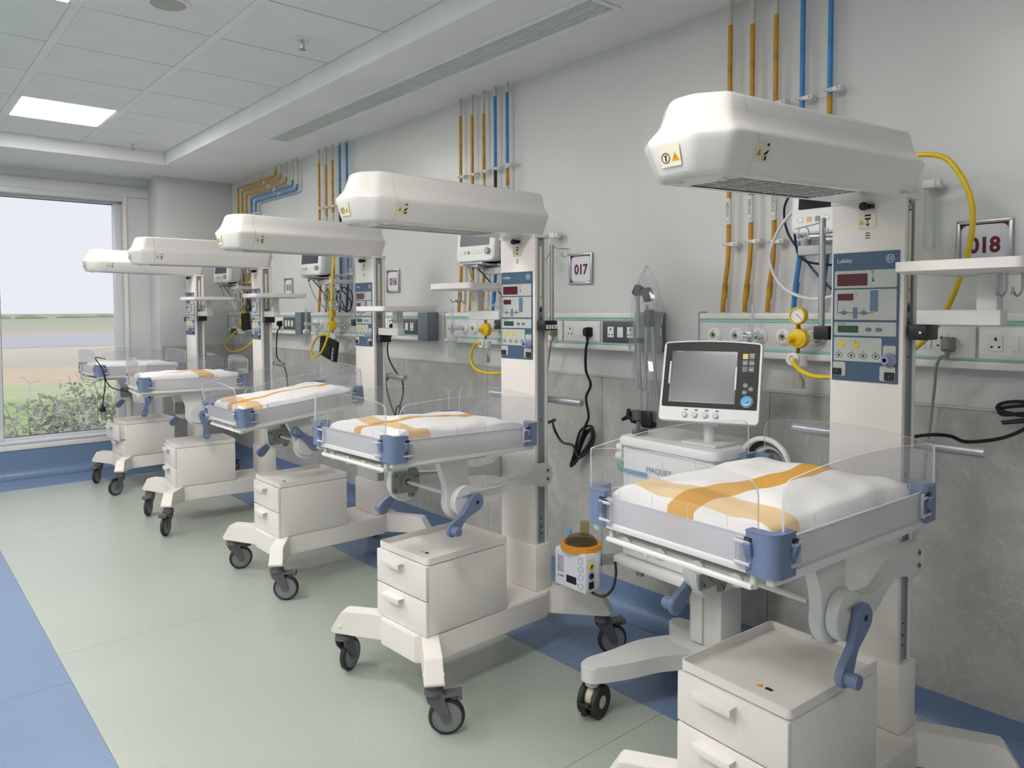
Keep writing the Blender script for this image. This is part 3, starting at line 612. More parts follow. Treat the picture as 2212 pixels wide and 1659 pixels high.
def mattress_me(seed):
    random.seed(seed); b = MB(); nx, ny = 44, 34; ph = [random.uniform(0, 6) for _ in range(6)]; G = []
    for i in range(nx+1):
        row = []
        for j in range(ny+1):
            u = -1+2*i/nx; v = -1+2*j/ny; u2 = math.copysign(abs(u)**.75, u); v2 = math.copysign(abs(v)**.75, v)
            e = max(0, (1-u2**14)*(1-v2**14))**.22
            wr_ = .0035*math.sin(5*u+3*v+ph[0])+.0028*math.sin(9*v-4*u+ph[1])+.002*math.sin(14*u+6*v*v+ph[2])
            x = -.507+.321*u2+.004*math.sin(6*v+ph[3])*(abs(u2) > .9); y = .232*v2+.004*math.sin(8*u+ph[4])*(abs(v2) > .9)
            row.append(b.bm.verts.new((x, y, .988+.071*e*(1+.05*(1-u*u)*(1-v*v))+wr_*e)))
        G.append(row)
    for i in range(nx):
        for j in range(ny): b.bm.faces.new((G[i][j], G[i+1][j], G[i+1][j+1], G[i][j+1]))
    bd = [G[i][0] for i in range(nx+1)]+[G[nx][j] for j in range(1, ny+1)]+[G[i][ny] for i in range(nx-1, -1, -1)]+[G[0][j] for j in range(ny-1, 0, -1)]
    lo = [b.bm.verts.new((v.co.x, v.co.y, .9705)) for v in bd]; n = len(bd)
    for k in range(n): b.bm.faces.new((bd[k], bd[(k+1) % n], lo[(k+1) % n], lo[k]))
    b.bm.faces.new(lo); return b
def sheet_mat(name, a, bb, wd, cc, cw, long_rgb, cross_rgb, off=.3):
    m = bpy.data.materials.new(name); m.use_nodes = True; nt = m.node_tree; bs = nt.nodes['Principled BSDF']; bs.inputs['Roughness'].default_value = .85; bs.inputs['Specular IOR Level'].default_value = .15
    tc = nt.nodes.new('ShaderNodeTexCoord'); sp = nt.nodes.new('ShaderNodeSeparateXYZ'); nt.links.new(tc.outputs['Object'], sp.inputs[0])
    n = nt.nodes.new('ShaderNodeTexNoise'); n.inputs['Scale'].default_value = 6; nt.links.new(tc.outputs['Object'], n.inputs['Vector'])
    def mth(op, x, y_=None, z=None):
        q = nt.nodes.new('ShaderNodeMath'); q.operation = op
        for i, v in enumerate((x, y_, z)):
            if v is None: continue
            if isinstance(v, (int, float)): q.inputs[i].default_value = v
            else: nt.links.new(v, q.inputs[i])
        return q.outputs[0]
    wob = mth('MULTIPLY', mth('SUBTRACT', n.outputs['Fac'], .5), .022)
    X = sp.outputs['X']; Y = mth('ADD', sp.outputs['Y'], wob); Xw = mth('ADD', X, wob)
    lng = mth('COMPARE', Y, mth('ADD', mth('MULTIPLY', X, bb), a), wd/2); crs = mth('COMPARE', Xw, mth('ADD', mth('MULTIPLY', sp.outputs['Y'], .03), cc), cw/2)
    def mixc(f, A, B):
        q = nt.nodes.new('ShaderNodeMix'); q.data_type = 'RGBA'; nt.links.new(f, q.inputs['Factor'])
        for k, v in (('A', A), ('B', B)):
            if isinstance(v, tuple): q.inputs[k].default_value = (*lin(v), 1)
            else: nt.links.new(v, q.inputs[k])
        return q.outputs['Result']
    c = mixc(crs, (236, 233, 230), cross_rgb); c = mixc(lng, c, long_rgb); c = mixc(mth('MULTIPLY', lng, crs), c, tuple(int(v*.93) for v in (214, 158, 62)))
    nt.links.new(c, bs.inputs['Base Color'])
    n2 = nt.nodes.new('ShaderNodeTexNoise'); n2.inputs['Scale'].default_value = 400; bp = nt.nodes.new('ShaderNodeBump'); bp.inputs['Strength'].default_value = .12; bp.inputs['Distance'].default_value = .002
    nt.links.new(tc.outputs['Object'], n2.inputs['Vector']); nt.links.new(n2.outputs['Fac'], bp.inputs['Height']); nt.links.new(bp.outputs[0], bs.inputs['Normal'])
    return m
# ---- column
def column_me():
    b = MB(); b.box((.008, 0, 1.045), (.020, .216, 1.54), 0, .004); b.box((.038, 0, 1.045), (.042, .186, 1.53), 1); b.box((.0705, 0, 1.045), (.021, .214, 1.54), 0, .004); return b.mesh('column', [M_white, M_alud])
def rail_me():
    b = MB(); b.box((.039, 0, 1.06), (.040, .006, 1.48), 0); b.box((.021, -.003, 1.06), (.004, .010, 1.48), 0, .001); b.box((.057, -.003, 1.06), (.004, .010, 1.48), 0, .001)
    for z in (.52, .55, .585, 1.02, 1.36, 1.78): b.cyl((.040, -.002, z), (.040, -.0055, z), .007, 1, seg=12); b.cyl((.040, -.005, z), (.040, -.0065, z), .0035, 2, seg=6)
    return b.mesh('side_rail', [M_alud, M_chrome, M_black])
def cover_me():
    b = MB(); b.box((.0395, 0, .375), (.100, .238, .200), 0, .005); 
    for z in (.445, .385): b.box((.062, -.1195, z), (.004, .002, .022), 1)
    return b.mesh('column_cover', [M_white, M_cream])
def cap_me():
    b = MB(); b.box((.040, 0, 1.8165), (.092, .224, .014), 0, .003); b.box((.01, .0, 1.8235), (.05, .12, .004), 1); return b.mesh('column_cap', [M_cream, M_black])
# control panel face: (a: reading direction, b: up, c: outward) origin at panel centre
PW, PH = .196, .381
def cpP(u, v): return ((u-.5)*PW, (.5-v)*PH)
def cp_rect(b, u0, u1, v0, v1, h0, h1, mi=0, r=.003):
    (x0, y1), (x1, y0) = cpP(u0, v0), cpP(u1, v1); b.prism(rr(x1-x0, y1-y0, r, 3, (x0+x1)/2, (y0+y1)/2), h0, h1, mi)
def cp_base(): b = MB(); b.prism(rr(PW, PH, .002, 2), 0, .002); return b.mesh('control_panel', M_pblue)
CPR = [('section_plate', [(.03, .97, .14, .275), (.03, .97, .287, .522), (.03, .97, .54, .645), (.03, .765, .66, .845), (.785, .97, .715, .84), (.02, .215, .855, .965), (.74, .965, .872, .985)], M_pgrey, .002, .003)]
def build_control(parent, M):
    p = put('control_panel', shared('cp', cp_base), parent, M)
    def sub(name, key, m, rects=None, ovals=None, h0=.003, h1=.0045, r=.002):
        for i, q in enumerate(rects or []):
            def f():
                b = MB(); cp_rect(b, *q, h0, h1, 0, r); return b.mesh(name, m)
            put(name, shared((key, i), f), p)
        for i, (u, v, a, c) in enumerate(ovals or []):
            def f2():
                b = MB(); x, y = cpP(u, v); b.prism(ell(a, c, x, y), h0, h1, 0); return b.mesh(name, m)
            put(name, shared((key, 'o', i), f2), p)
    sub('section_plate', 'sp', M_pgrey, CPR[0][1], h0=.002, h1=.003, r=.004)
    sub('temperature_display', 'd1', M_red, [(.07, .54, .165, .258)], h1=.0036); sub('set_display', 'd2', M_red, [(.08, .33, .318, .372)], h1=.0036); sub('timer_display', 'd3', M_green, [(.09, .41, .568, .622)], h1=.0036)
    sub('scale_bar', 'sb', M_btn, [(.585, .70, .295, .458), (.325, .39, .425, .512)], h1=.004)
    sub('button', 'bt', M_btn, ovals=[(.18, .467, .009, .0062), (.49, .467, .009, .0062), (.565, .597, .0095, .0062), (.72, .597, .0095, .0062)])
    sub('alarm_button', 'ab', M_yellow, ovals=[(.16, .712, .0105, .0078), (.375, .722, .0095, .0072)])
    def rings():
        b = MB()
        for u in (.11, .31, .49, .68):
            x, y = cpP(u, .80); b.tube([(x+.0105*math.cos(a), y+.0078*math.sin(a), .0033) for a in [2*PI*k/18 for k in range(18)]], .0007, 0, 5, True); b.prism(ell(.0035, .0035, x, y), .003, .0034, 0); b.prism(ell(.0014, .0014, x, y+.0125, 8), .003, .0036, 0)
        return b.mesh('button_outline', M_ink_hole)
    put('button_outline', shared('cpr', rings), p)
    def lines():
        b = MB()
        for (u0, u1, v0, v1) in ((.08, .086, .375, .47), (.08, .14, .466, .470), (.23, .325, .466, .470), (.39, .44, .466, .470), (.54, .64, .466, .470), (.61, .615, .31, .44)): cp_rect(b, u0, u1, v0, v1, .003, .0034, 0, .0002)
        for u, v in ((.18, .435), (.49, .435), (.605, .148), (.375, .69)): x, y = cpP(u, v); b.prism(ell(.0016, .0016, x, y, 8), .003, .0036, 0)
        x, y = cpP(.625, .21); b.prism(ell(.002, .002, x, y+.005, 8), .003, .0034, 0); b.prism([(x-.005, y+.001), (x+.005, y+.001), (x+.001, y-.001), (x+.004, y-.007), (x-.004, y-.007), (x-.001, y-.001)], .003, .0034, 0)
        for u in (.19, .36, .55): x, y = cpP(u, .5)
        return b.mesh('printed_mark', M_ink_hole)
    put('printed_mark', shared('cpl', lines), p)
    def knob():
        x, y = cpP(.885, .822); b = MB(); b.lathe([(.021, .003), (.021, .010), (.016, .016), (.013, .030), (.011, .034), (.006, .034), (.006, .024), (.001, .024)], (x, y, 0), mis=[0, 0, 0, 0, 0, 1, 1], seg=20); return b.mesh('probe_port', [mat('lavender_plastic', (150, 156, 196), .35), M_black])
    put('probe_port', shared('cpk', knob), p)
    def sw(i):
        b = MB()
        for (u0, u1, v0, v1) in [((.03, .155, .905, .958), (.82, .955, .915, .978))[i]]: cp_rect(b, u0, u1, v0, v1, .003, .009, 0, .002); x, y = cpP((u0+u1)/2, (v0+v1)/2); b.prism(ell(.0012, .0012, x, y, 8), .009, .0093, 1)
        return b.mesh('rocker_switch', [M_black, M_inkw])
    
    for i_ in (0, 1): put('rocker_switch', shared(('cps', i_), lambda: sw(i_)), p)
    x, y = cpP(.06, .062); text('Lullaby', .017, M_inkw, p, Matrix.Translation((x, y, .0022)), align='LEFT')
    x, y = cpP(.575, .165); text('C', .013, M_ink_hole, p, Matrix.Translation((x+.010, y, .0032)))
    x, y = cpP(.37, .323); text('°C', .008, M_ink_hole, p, Matrix.Translation((x, y, .0032)))
    x, y = cpP(.08, .553); text('APGAR', .0085, M_inkg, p, Matrix.Translation((x, y, .0032)), align='LEFT')
    x, y = cpP(.87, .06)
    def ring():
        b = MB(); b.tube([(.0115*math.cos(a), .0115*math.sin(a), .0022) for a in [2*PI*k/28 for k in range(28)]], .0009, 0, 5, True)
        for k in range(4): a = PI/2*k+.4; b.tube(smooth([(.0095*math.cos(a), .0095*math.sin(a), .0022), (.007*math.cos(a+.5), .007*math.sin(a+.5), .0022), (.009*math.cos(a+.9), .009*math.sin(a+.9), .0022)], 3), .0006, 0, 4)
        return b.mesh('emblem', M_inkw)
    put('emblem', shared('cpe', ring), p, Matrix.Translation((x, y, 0))); text('GE', .0125, M_inkw, p, Matrix.Translation((x, y, .0022)), name='emblem_lettering')
    return p
def shelf_group(root, side, dz):
    M = Matrix.Translation((0, 0, dz)) @ Matrix.Diagonal((1, -side, 1, 1)) if side > 0 else Matrix.Translation((0, 0, dz))
    def plate():
        b = MB(); L = lambda pts, z: [(x, y, z) for x, y in pts]; cx, cy, ww, hh = .037, -.295, .374, .30
        b.loft([L(rr(ww-.02, hh-.02, .018, 4, cx, cy), 1.591), L(rr(ww, hh, .022, 4, cx, cy), 1.597), L(rr(ww, hh, .022, 4, cx, cy), 1.622), L(rr(ww-.008, hh-.008, .02, 4, cx, cy), 1.6225), L(rr(ww-.016, hh-.016, .018, 4, cx, cy), 1.612)]); return b
    put('shelf', MB.mesh(plate() if side < 0 else mirror(plate()), 'shelf', M_white, 30), root, Matrix.Translation((0, 0, dz)))
    b = MB(); b.box((.035, side*.31, 1.54), (.045, .052, .105), 0, .008); b.build('shelf_post', M_arm, root, M=Matrix.Translation((0, 0, dz)))
    b = MB(); b.box((.035, side*.24, 1.475), (.05, .21, .042), 0, .005); b.build('shelf_arm', M_arm, root, M=Matrix.Translation((0, 0, dz)))
    b = MB(); b.box((.045, side*.140, 1.432), (.075, .05, .042), 0, .004); b.cyl((.01, side*.15, 1.432), (.004, side*.15, 1.432), .004, 1, seg=8); b.build('shelf_clamp', [M_black, M_chrome], root, M=Matrix.Translation((0, 0, dz)))
    for yy in (-.395, -.36):
        pts = smooth([(.0, side*-yy, 1.59), (.0, side*-yy, 1.545), (-.012, side*(-yy-.008), 1.53), (-.03, side*(-yy-.01), 1.545), (-.05, side*(-yy-.005), 1.535), (-.058, side*(-yy), 1.55)], 4)
        MB().tube(pts, .0028, 0, 6).build('wire_hook', M_alu, root, M=Matrix.Translation((0, 0, dz)))
def mirror(b):
    for v in b.bm.verts: v.co.y = -v.co.y
    return b
def pole_group(root, side):
    y, x = (-.132, .078) if side < 0 else (.152, .022)
    b = MB(); b.cyl((x, y, 1.44), (x, y, 1.78), .0095, 0, seg=14); b.build('drip_pole', M_alu, root)
    d = -1 if side < 0 else 1
    if side > 0: MB().box((.022, .140, 1.425), (.05, .05, .042), 0, .004).build('pole_clamp', M_black, root)
    p = smooth([(x-.03, y-d*.035, 1.745), (x-.02, y-d*.03, 1.72), (x-.01, y-d*.016, 1.725), (x, y, 1.765), (x+.004, y+d*.03, 1.764), (x+.008, y+d*.085, 1.757), (x+.01, y+d*.10, 1.755)], 4)
    h = MB(); h.tube(p, .0022, 0, 6); h.tube([(x+.008, y+d*.07+.018*math.cos(a), 1.742+.018*math.sin(a)) for a in [2*PI*k/20 for k in range(20)]], .0022, 0, 6, True); h.build('wire_hook', M_chrome, root)
SHEETS = {5: ('white mattress with wide orange stripe, on the warmer beside the ventilator', (-.005, -.01, .085, -.742, .105, (216, 164, 78), (226, 196, 152))),
          4: ('white mattress with narrow curving orange stripe and tan corner', (.07, .06, .05, -.70, .09, (216, 166, 84), (224, 190, 144))),
          3: ('white striped mattress lying on the tilted warmer tray', (.03, .06, .055, -.76, .09, (214, 162, 74), (216, 180, 132))),
          2: ('white mattress with thin line and tan patch across its middle', (.07, .05, .035, -.42, .10, (214, 166, 90), (214, 178, 134))),
          1: ('plain white mattress on the warmer next to the window', (.60, 0, .01, -2, .05, (214, 166, 90), (214, 178, 134)))}
WLAB = {5: 'white infant warmer beside the ventilator, plate 018 behind its shelf', 4: 'white infant warmer by plate 017 with a slim drip pole on its column', 3: 'white infant warmer by plate 016 with its mattress tray tilted forward',
        2: 'white infant warmer by plate 015 with a tan patch across its mattress', 1: 'white infant warmer closest to the window, top drawer ajar'}
ROT = {1: (200, 230, 20, 20), 2: (235, 240, 30, 0), 3: (-35, -10, 10, 0), 4: (-38, 25, -30, 0), 5: (20, 120, -35, 0)}  # caster trailing directions: near-front, far-front, near-rear, far-rear
for n, B in BEDS.items():
    X, Y, th = B['p']; BM = Matrix.Translation((X, Y, 0)) @ Matrix.Rotation(th, 4, 'Z'); B['M'] = BM
    T = thing('infant_warmer', WLAB[n], 'infant warmer', BM, 'infant warmers in a row along the wall'); B['o'] = T
    put('base_frame', shared('beam', beam_me), T)
    cf, cpd, cw, ct, crg = shared('cast', caster_meshes)
    for k, (x0, y0, x1, y1) in enumerate(((-.575, -.10, -.735, -.337), (-.575, .10, -.735, .337), (.075, -.10, .222, -.352), (.075, .10, .222, .352))):
        a = math.atan2(y1-y0, x1-x0); L = math.hypot(x1-x0, y1-y0)
        lg_ = put('leg', shared('leg', leg_me), T, Matrix.Translation((x1-.285*math.cos(a), y1-.285*math.sin(a), 0)) @ Matrix.Rotation(a, 4, 'Z'))
        for sg in (-1, 1): put('cap_button', shared(('cbt', sg), lambda: MB().cyl((.243, sg*.034, .213), (.243, sg*.0385, .213), .0065, 0, seg=10).mesh('cap_button', M_cream)), lg_)
        c = put('caster', cf, T, Matrix.Translation((x1-.042*math.cos(a), y1-.042*math.sin(a), 0)) @ Matrix.Rotation(math.radians(ROT[n][k]), 4, 'Z'))
        put('wheel', cw, c); put('tyre', ct, c); put('wheel_ring', crg, c); put('brake_pedal', cpd, c)
    put('cabinet_body', shared('cab', cabinet_me), T)
    for k, z in enumerate((.478, .342)):
        d = put('drawer', shared('drw', drawer_me), T, Matrix.Translation((-.045 if n == 1 and k == 0 else 0, 0, z))); put('drawer_handle', shared('dh', dhandle_me), d)
        if n == 1 and k == 0: MB().box((-.60, 0, 0), (.05, .30, .11), 0, .002).build('drawer_box', M_white, d)
    bt = put('storage_tray', shared('btray', btray_me), T)
    s = MB(M=frame((-.55, -.04, .5537), (0, -1, 0), (1, 0, 0), (0, 0, 1))); tri(s, -.010, 0, .009, .0005, 0); s.prism(rr(.02, .012, .003, 2, .014, 0), 0, .0005, 1); s.build('warning_sticker', [M_orange, M_ink_hole], bt)
    put('column', shared('col', column_me), T); put('column_cover', shared('ccv', cover_me), T); put('column_cap', shared('ccap', cap_me), T)
    for s_ in (-1, 1):
        r = put('side_rail', shared('rail', rail_me), T, Matrix.Translation((0, -.098, 0)) if s_ < 0 else Matrix.Translation((0, .098, 0)) @ Matrix.Rotation(PI, 4, 'Z') @ Matrix.Translation((-.080, 0, 0)))
        def stripf():
            b = MB(); b.box((.040, -.0035, 1.64), (.016, .001, .27), 0); b.M = frame((.040, -.0041, 1.555), (1, 0, 0), (0, 0, 1), (0, -1, 0)); tri(b, 0, 0, .007, .0004, 1)
            b.prism([(-.006, -.065), (.006, -.065), (.005, -.045), (-.005, -.045)], 0, .0004, 2); b.prism(rr(.006, .006, .002, 2, 0, -.042), 0, .0004, 2); b.prism([(-.006, -.095), (.006, -.095), (0, -.103)], 0, .0004, 2); b.box((0, -.088, .0002), (.004, .014, .0004), 2); b.box((0, -.107, .0002), (.014, .002, .0004), 2)
            return b.mesh('scale_strip', [M_strip, M_orange, M_ink_hole])
        put('scale_strip', shared('strip', stripf), r)
    build_control(T, frame((-.003, .0025, 1.475), (0, -1, 0), (0, 0, 1), (-1, 0, 0)))
    def knobf():
        b = MB(M=frame((-.002, 0, 1.796), (0, -1, 0), (0, 0, 1), (-1, 0, 0))); b.cyl((0, 0, 0), (0, 0, .018), .008, 0, seg=12); b.lathe([(.006, .014), (.012, .018), (.012, .028), (.008, .033), (.001, .033)], mi=0, seg=16); b.box((.012, 0, .006), (.018, .013, .012), 0, .002); return b.mesh('release_knob', M_black)
    put('release_knob', shared('rk', knobf), T)
    def stk():
        b = MB(M=frame((-.0032, 0, 1.757), (0, -1, 0), (0, 0, 1), (-1, 0, 0))); b.prism(rr(.052, .046, .001, 1), 0, .0006, 0); tri(b, -.016, -.006, .007, .0010, 1)
        b.box((.002, .014, .0008), (.018, .005, .0004), 2); b.prism([(-.009, .007), (.013, .007), (.007, .001), (-.003, .001)], .0006, .0010, 2); b.box((.002, -.004, .0008), (.0025, .010, .0004), 2); b.prism([(-.004, -.010), (.008, -.010), (.002, -.018)], .0006, .001, 2)
        for k in range(3): b.box((.002, -.037-.007*k, .0006), (.012, .0022, .0012), 2)
        return b.mesh('pull_sticker', [M_label, M_orange, M_ink_hole])
    put('pull_sticker', shared('stk', stk), T)
    # hood
    HM = Matrix(((1, 0, 0, 0), (0, 1, 0, 0), (-B['hood'], 0, 1, 0), (0, 0, 0, 1)))
    HM = Matrix.Translation((0, 0, 1.83)) @ Matrix.Rotation(math.atan(B['hood']), 4, 'Y') @ Matrix.Translation((0, 0, -1.83))
    hs = put('hood_shell', shared('hs', lambda: hood_part(False)), T, HM); hf = put('hood_front_cap', shared('hf', lambda: hood_part(True)), T, HM); hu = put('hood_underside', shared('hu', hood_bottom), T, HM)
    for k in range(7): put('slat', shared('hsl', slat_me), hu, Matrix.Translation((-.4585, -.054+.018*k, 1.8200)))
    for x in (-.63, -.52, -.41, -.30): put('cross_bar', shared('hcb', lambda: MB().box((0, 0, 1.8215), (.005, .142, .002)).mesh('cross_bar', M_hood)), hu, Matrix.Translation((x, 0, 0)))
    for x, y, z0, z1 in ((-.795, .035, 1.8185, 1.813), (-.745, -.050, 1.8185, 1.813), (-.74, -.02, 2.005, 2.011)):
        put('bumper', shared(('hft', x), lambda: MB().cyl((x, y, z0), (x, y, z1), .009, 0, seg=10).mesh('bumper', M_cream)), hf)
    def st1():
        nrm = Vector((0, -math.cos(.39), -math.sin(.39))); up = Vector((0, -math.sin(.39), math.cos(.39))); b = MB(M=frame((-.695, -.1190, 1.8715), (1, 0, 0), up, nrm)); b.prism(rr(.052, .046, .001, 1), 0, .0006, 0); tri(b, -.013, -.003, .009, .001, 1); b.box((-.013, -.003, .0011), (.0015, .006, .0004), 2)
        b.box((.012, .016, .0008), (.008, .006, .0004), 2); b.prism([(.004, -.004), (.02, .006), (.018, -.002), (.010, -.008)], .0006, .001, 2); b.prism(ell(.004, .006, .014, -.014, 10), .0006, .001, 2); b.box((.004, -.012, .0008), (.001, .014, .0004), 2); return b.mesh('hazard_sticker', [M_label, M_orange, M_ink_hole])
    put('hazard_sticker', shared('st1', st1), hs)
    def st2():
        up = Vector((-.20, 0, .98)).normalized(); nrm = Vector((-.98, 0, -.20)).normalized(); b = MB(M=frame((-.8640, .002, 1.866), (0, -1, 0), up, nrm)); b.prism(rr(.056, .046, .001, 1), 0, .0006, 0); tri(b, .014, -.003, .011, .001, 1); b.box((.014, -.003, .0011), (.0015, .007, .0004), 2)
        b.tube([(-.013+.011*math.cos(a), -.003+.011*math.sin(a), .0009) for a in [2*PI*k/18 for k in range(18)]], .0011, 3, 5, True); b.prism([(-.018, .002), (-.008, .004), (-.011, -.001), (-.011, -.011), (-.015, -.011), (-.015, -.001)], .0006, .0009, 2)
        return b.mesh('hot_surface_sticker', [M_label, M_orange, M_ink_hole, M_maroon])
    put('hot_surface_sticker', shared('st2', st2), hf)
    TM = Matrix.Translation((-.35, 0, .89)) @ Matrix.Rotation(B['tp'], 4, 'Y') @ Matrix.Translation((.35, 0, -.89))
    # arms, brackets, levers
    for s_ in (-1, 1):
        put('support_arm', shared(('arm', s_), lambda: arm_me(-s_ if False else (1 if s_ < 0 else -1))), T)
        br = put('tilt_bracket', shared(('brk', s_), lambda: bracket_me(1 if s_ < 0 else -1)), T, TM)
        gp, gg = shared(('gear', s_), lambda: gear_meshes(s_)); put('gear_plate', gp, br); put('gear', gg, br)
        def boltf():
            b = MB()
            for z in (.805, .768): b.cyl((.038, s_*.143, z), (.038, s_*.1465, z), .009, 0, seg=12); b.cyl((.038, s_*.146, z), (.038, s_*.1475, z), .0045, 1, seg=6)
            return b.mesh('bolt', [M_alud, M_black])
        put('bolt', shared(('abolt', s_), boltf), T)
        dx, dz = B['lev'] if s_ < 0 else (-.10, -.09)
        ang = math.atan2(dx, -dz) # lever hangs along -y of its plane
        base = frame((-.452, s_*.226, .772), (1, 0, 0), (0, 0, 1), (0, -1, 0)) if s_ < 0 else frame((-.452, s_*.226, .772), (-1, 0, 0), (0, 0, 1), (0, 1, 0))
        lv = put('tilt_lever', shared('lev', lever_me), T, base @ Matrix.Rotation(ang if s_ < 0 else -ang, 4, 'Z')); put('lever_knob', shared('levk', leverknob_me), lv)
        h = MB(); h.cyl((.098, s_*.02, 1.105), (.098, s_*.285, 1.105), .0145, 0, seg=14); h.cyl((.098, s_*.13, 1.105), (.098, s_*.292, 1.105), .0175, 1, seg=12)
        for v in list(h.bm.verts):
            if abs((v.co-Vector((.098, v.co.y, 1.105))).length-.0175) < .001: v.co += Vector((random.uniform(-.002, .002), random.uniform(-.003, .003), random.uniform(-.003, .002)))
        put('push_handle', shared(('ph', s_), lambda: h.mesh('push_handle', [M_alu, M_bag])), T)
    put('cross_rod', shared('rod', lambda: MB().cyl((-.49, -.163, .785), (-.49, .168, .785), .0075, seg=12).mesh('cross_rod', M_cream)), T, TM)
    # bassinet (tilts as one)
    TM = Matrix.Translation((-.35, 0, .89)) @ Matrix.Rotation(B['tp'], 4, 'Y') @ Matrix.Translation((.35, 0, -.89)); B['TM'] = TM
    put('tray_frame', shared('tf', trayframe_me), T, TM); put('cassette_tray', shared('xr', xray_me), T, TM)
    for (x, y, sx, sy) in ((-.832, -.240, 1, 1), (-.832, .240, 1, -1), (-.182, -.240, -1, 1), (-.182, .240, -1, -1)):
        def cm(): 
            b = clip_me(); return b
        key = ('clip', sx, sy)
        def cl():
            me = shared('clip0', clip_me).copy()
            for v in me.vertices: v.co.x *= sx; v.co.y *= sy
            if sx*sy < 0: me.flip_normals()
            return me
        c = put('corner_clip', shared(key, cl), T, TM @ Matrix.Translation((x, y, 0)))
        def la(sw):
            me = shared('latch0', latch_me).copy()
            for v in me.vertices:
                a_, b_ = (v.co.x, v.co.y) if not sw else (v.co.y, v.co.x)
                v.co.x, v.co.y = a_*sx, b_*sy
            if (sx*sy < 0) != sw: me.flip_normals()
            return me
        put('latch', shared(('la', sx, sy, 0), lambda: la(False)), c); put('latch', shared(('la', sx, sy, 1), lambda: la(True)), c)
    Lx, Ly = .70, .52
    for (M_, L) in ((Matrix.Translation((-.857, -.264, 0)), Lx), (Matrix.Translation((-.157, .264, 0)) @ Matrix.Rotation(PI, 4, 'Z'), Lx), (Matrix.Translation((-.861, .26, 0)) @ Matrix.Rotation(-PI/2, 4, 'Z'), Ly), (Matrix.Translation((-.153, -.26, 0)) @ Matrix.Rotation(PI/2, 4, 'Z'), Ly)):
        p = put('acrylic_panel', shared(('pan', L), lambda: panel_me(L, L == Lx, L != Lx)), T, TM @ M_); [put('hinge_bracket', shared(('hin', xh), lambda: hinge_me(xh)), p) for xh in (.062, L-.062)]
    lb, sp_ = SHEETS[n]
    tag(put('mattress', mattress_me(n).mesh('mattress', sheet_mat('striped_sheet_%d' % n, *sp_), 60), None, BM @ TM), lb, 'mattress', 'mattresses on the warmers')
    shelf_group(T, 1 if n == 4 else -1, B['sz'])
    pole_group(T, -1 if n == 4 else 1)
    if n == 4:
        b = MB(); b.box((.045, -.135, 1.432), (.078, .05, .042), 0, .004); b.build('pole_clamp', M_black, T)
        for k in range(4): MB(M=frame((.018+.018*k, -.1605, 1.426), (1, 0, 0), (0, 0, 1), (0, -1, 0))).prism(rr(.014, .018, .002, 2), 0, .0005).build('clamp_icon', M_inkw, T)

# ================================================================== wall services
WF = W-.06   # front plane of the service panels
BN = {18: 'behind the ventilator', 17: 'ending at the bagged stand', 16: 'with the black lettered pouch below', 15: 'in the corner by the pillar'}
NN = {18: 'eighteen, crossed by a yellow hose', 17: 'seventeen, hanging clear beside the drip pole', 16: 'sixteen, half hidden by a warmer column', 15: 'fifteen, between two warmers near the pillar'}
BAYS = {18: 1.959, 17: 3.868, 16: 5.76, 15: 7.63}
PIPEY = {18: [1.83, 1.725, 1.62, 1.507, 1.396], 17: [3.722, 3.606, 3.495, 3.388, 3.281], 16: [5.622, 5.502, 5.393, 5.272, 5.160], 15: [7.362, 7.256, 7.152, 7.028, 6.929]}
TOP15 = [(6.469, 2.708), (6.371, 2.666), (6.247, 2.616), (6.117, 2.571), (6.028, 2.525)]
OUTL = {18: [1.884, 1.777, 1.669, 1.563, 1.438], 17: [3.668, 3.575, 3.455, 3.335], 16: [5.693, 5.586, 5.42, 5.25], 15: [7.52, 7.36, 7.20, 7.0]}
M_prim = mat('bare_primer', (206, 204, 198), .5, noise=(20, .15))
XP = W-.045
def clampm():
    b = MB(); b.box((.012, .028, 0), (.03, .034, .020), 0, .003); b.box((-.004, .02, 0), (.012, .05, .016), 0, .003); b.tube([(.0135*math.cos(a), .0135*math.sin(a), 0) for a in [2*PI*k/14 for k in range(14)]], .004, 0, 6, True)
    b.cyl((-.010, .034, 0), (-.014, .034, 0), .004, 1, seg=6); b.cyl((-.010, -.018, 0), (-.012, -.018, 0), .004, 1, seg=6); return b.mesh('pipe_clamp', [M_cream, M_alud])
def clampf(): return shared('clamp', clampm)
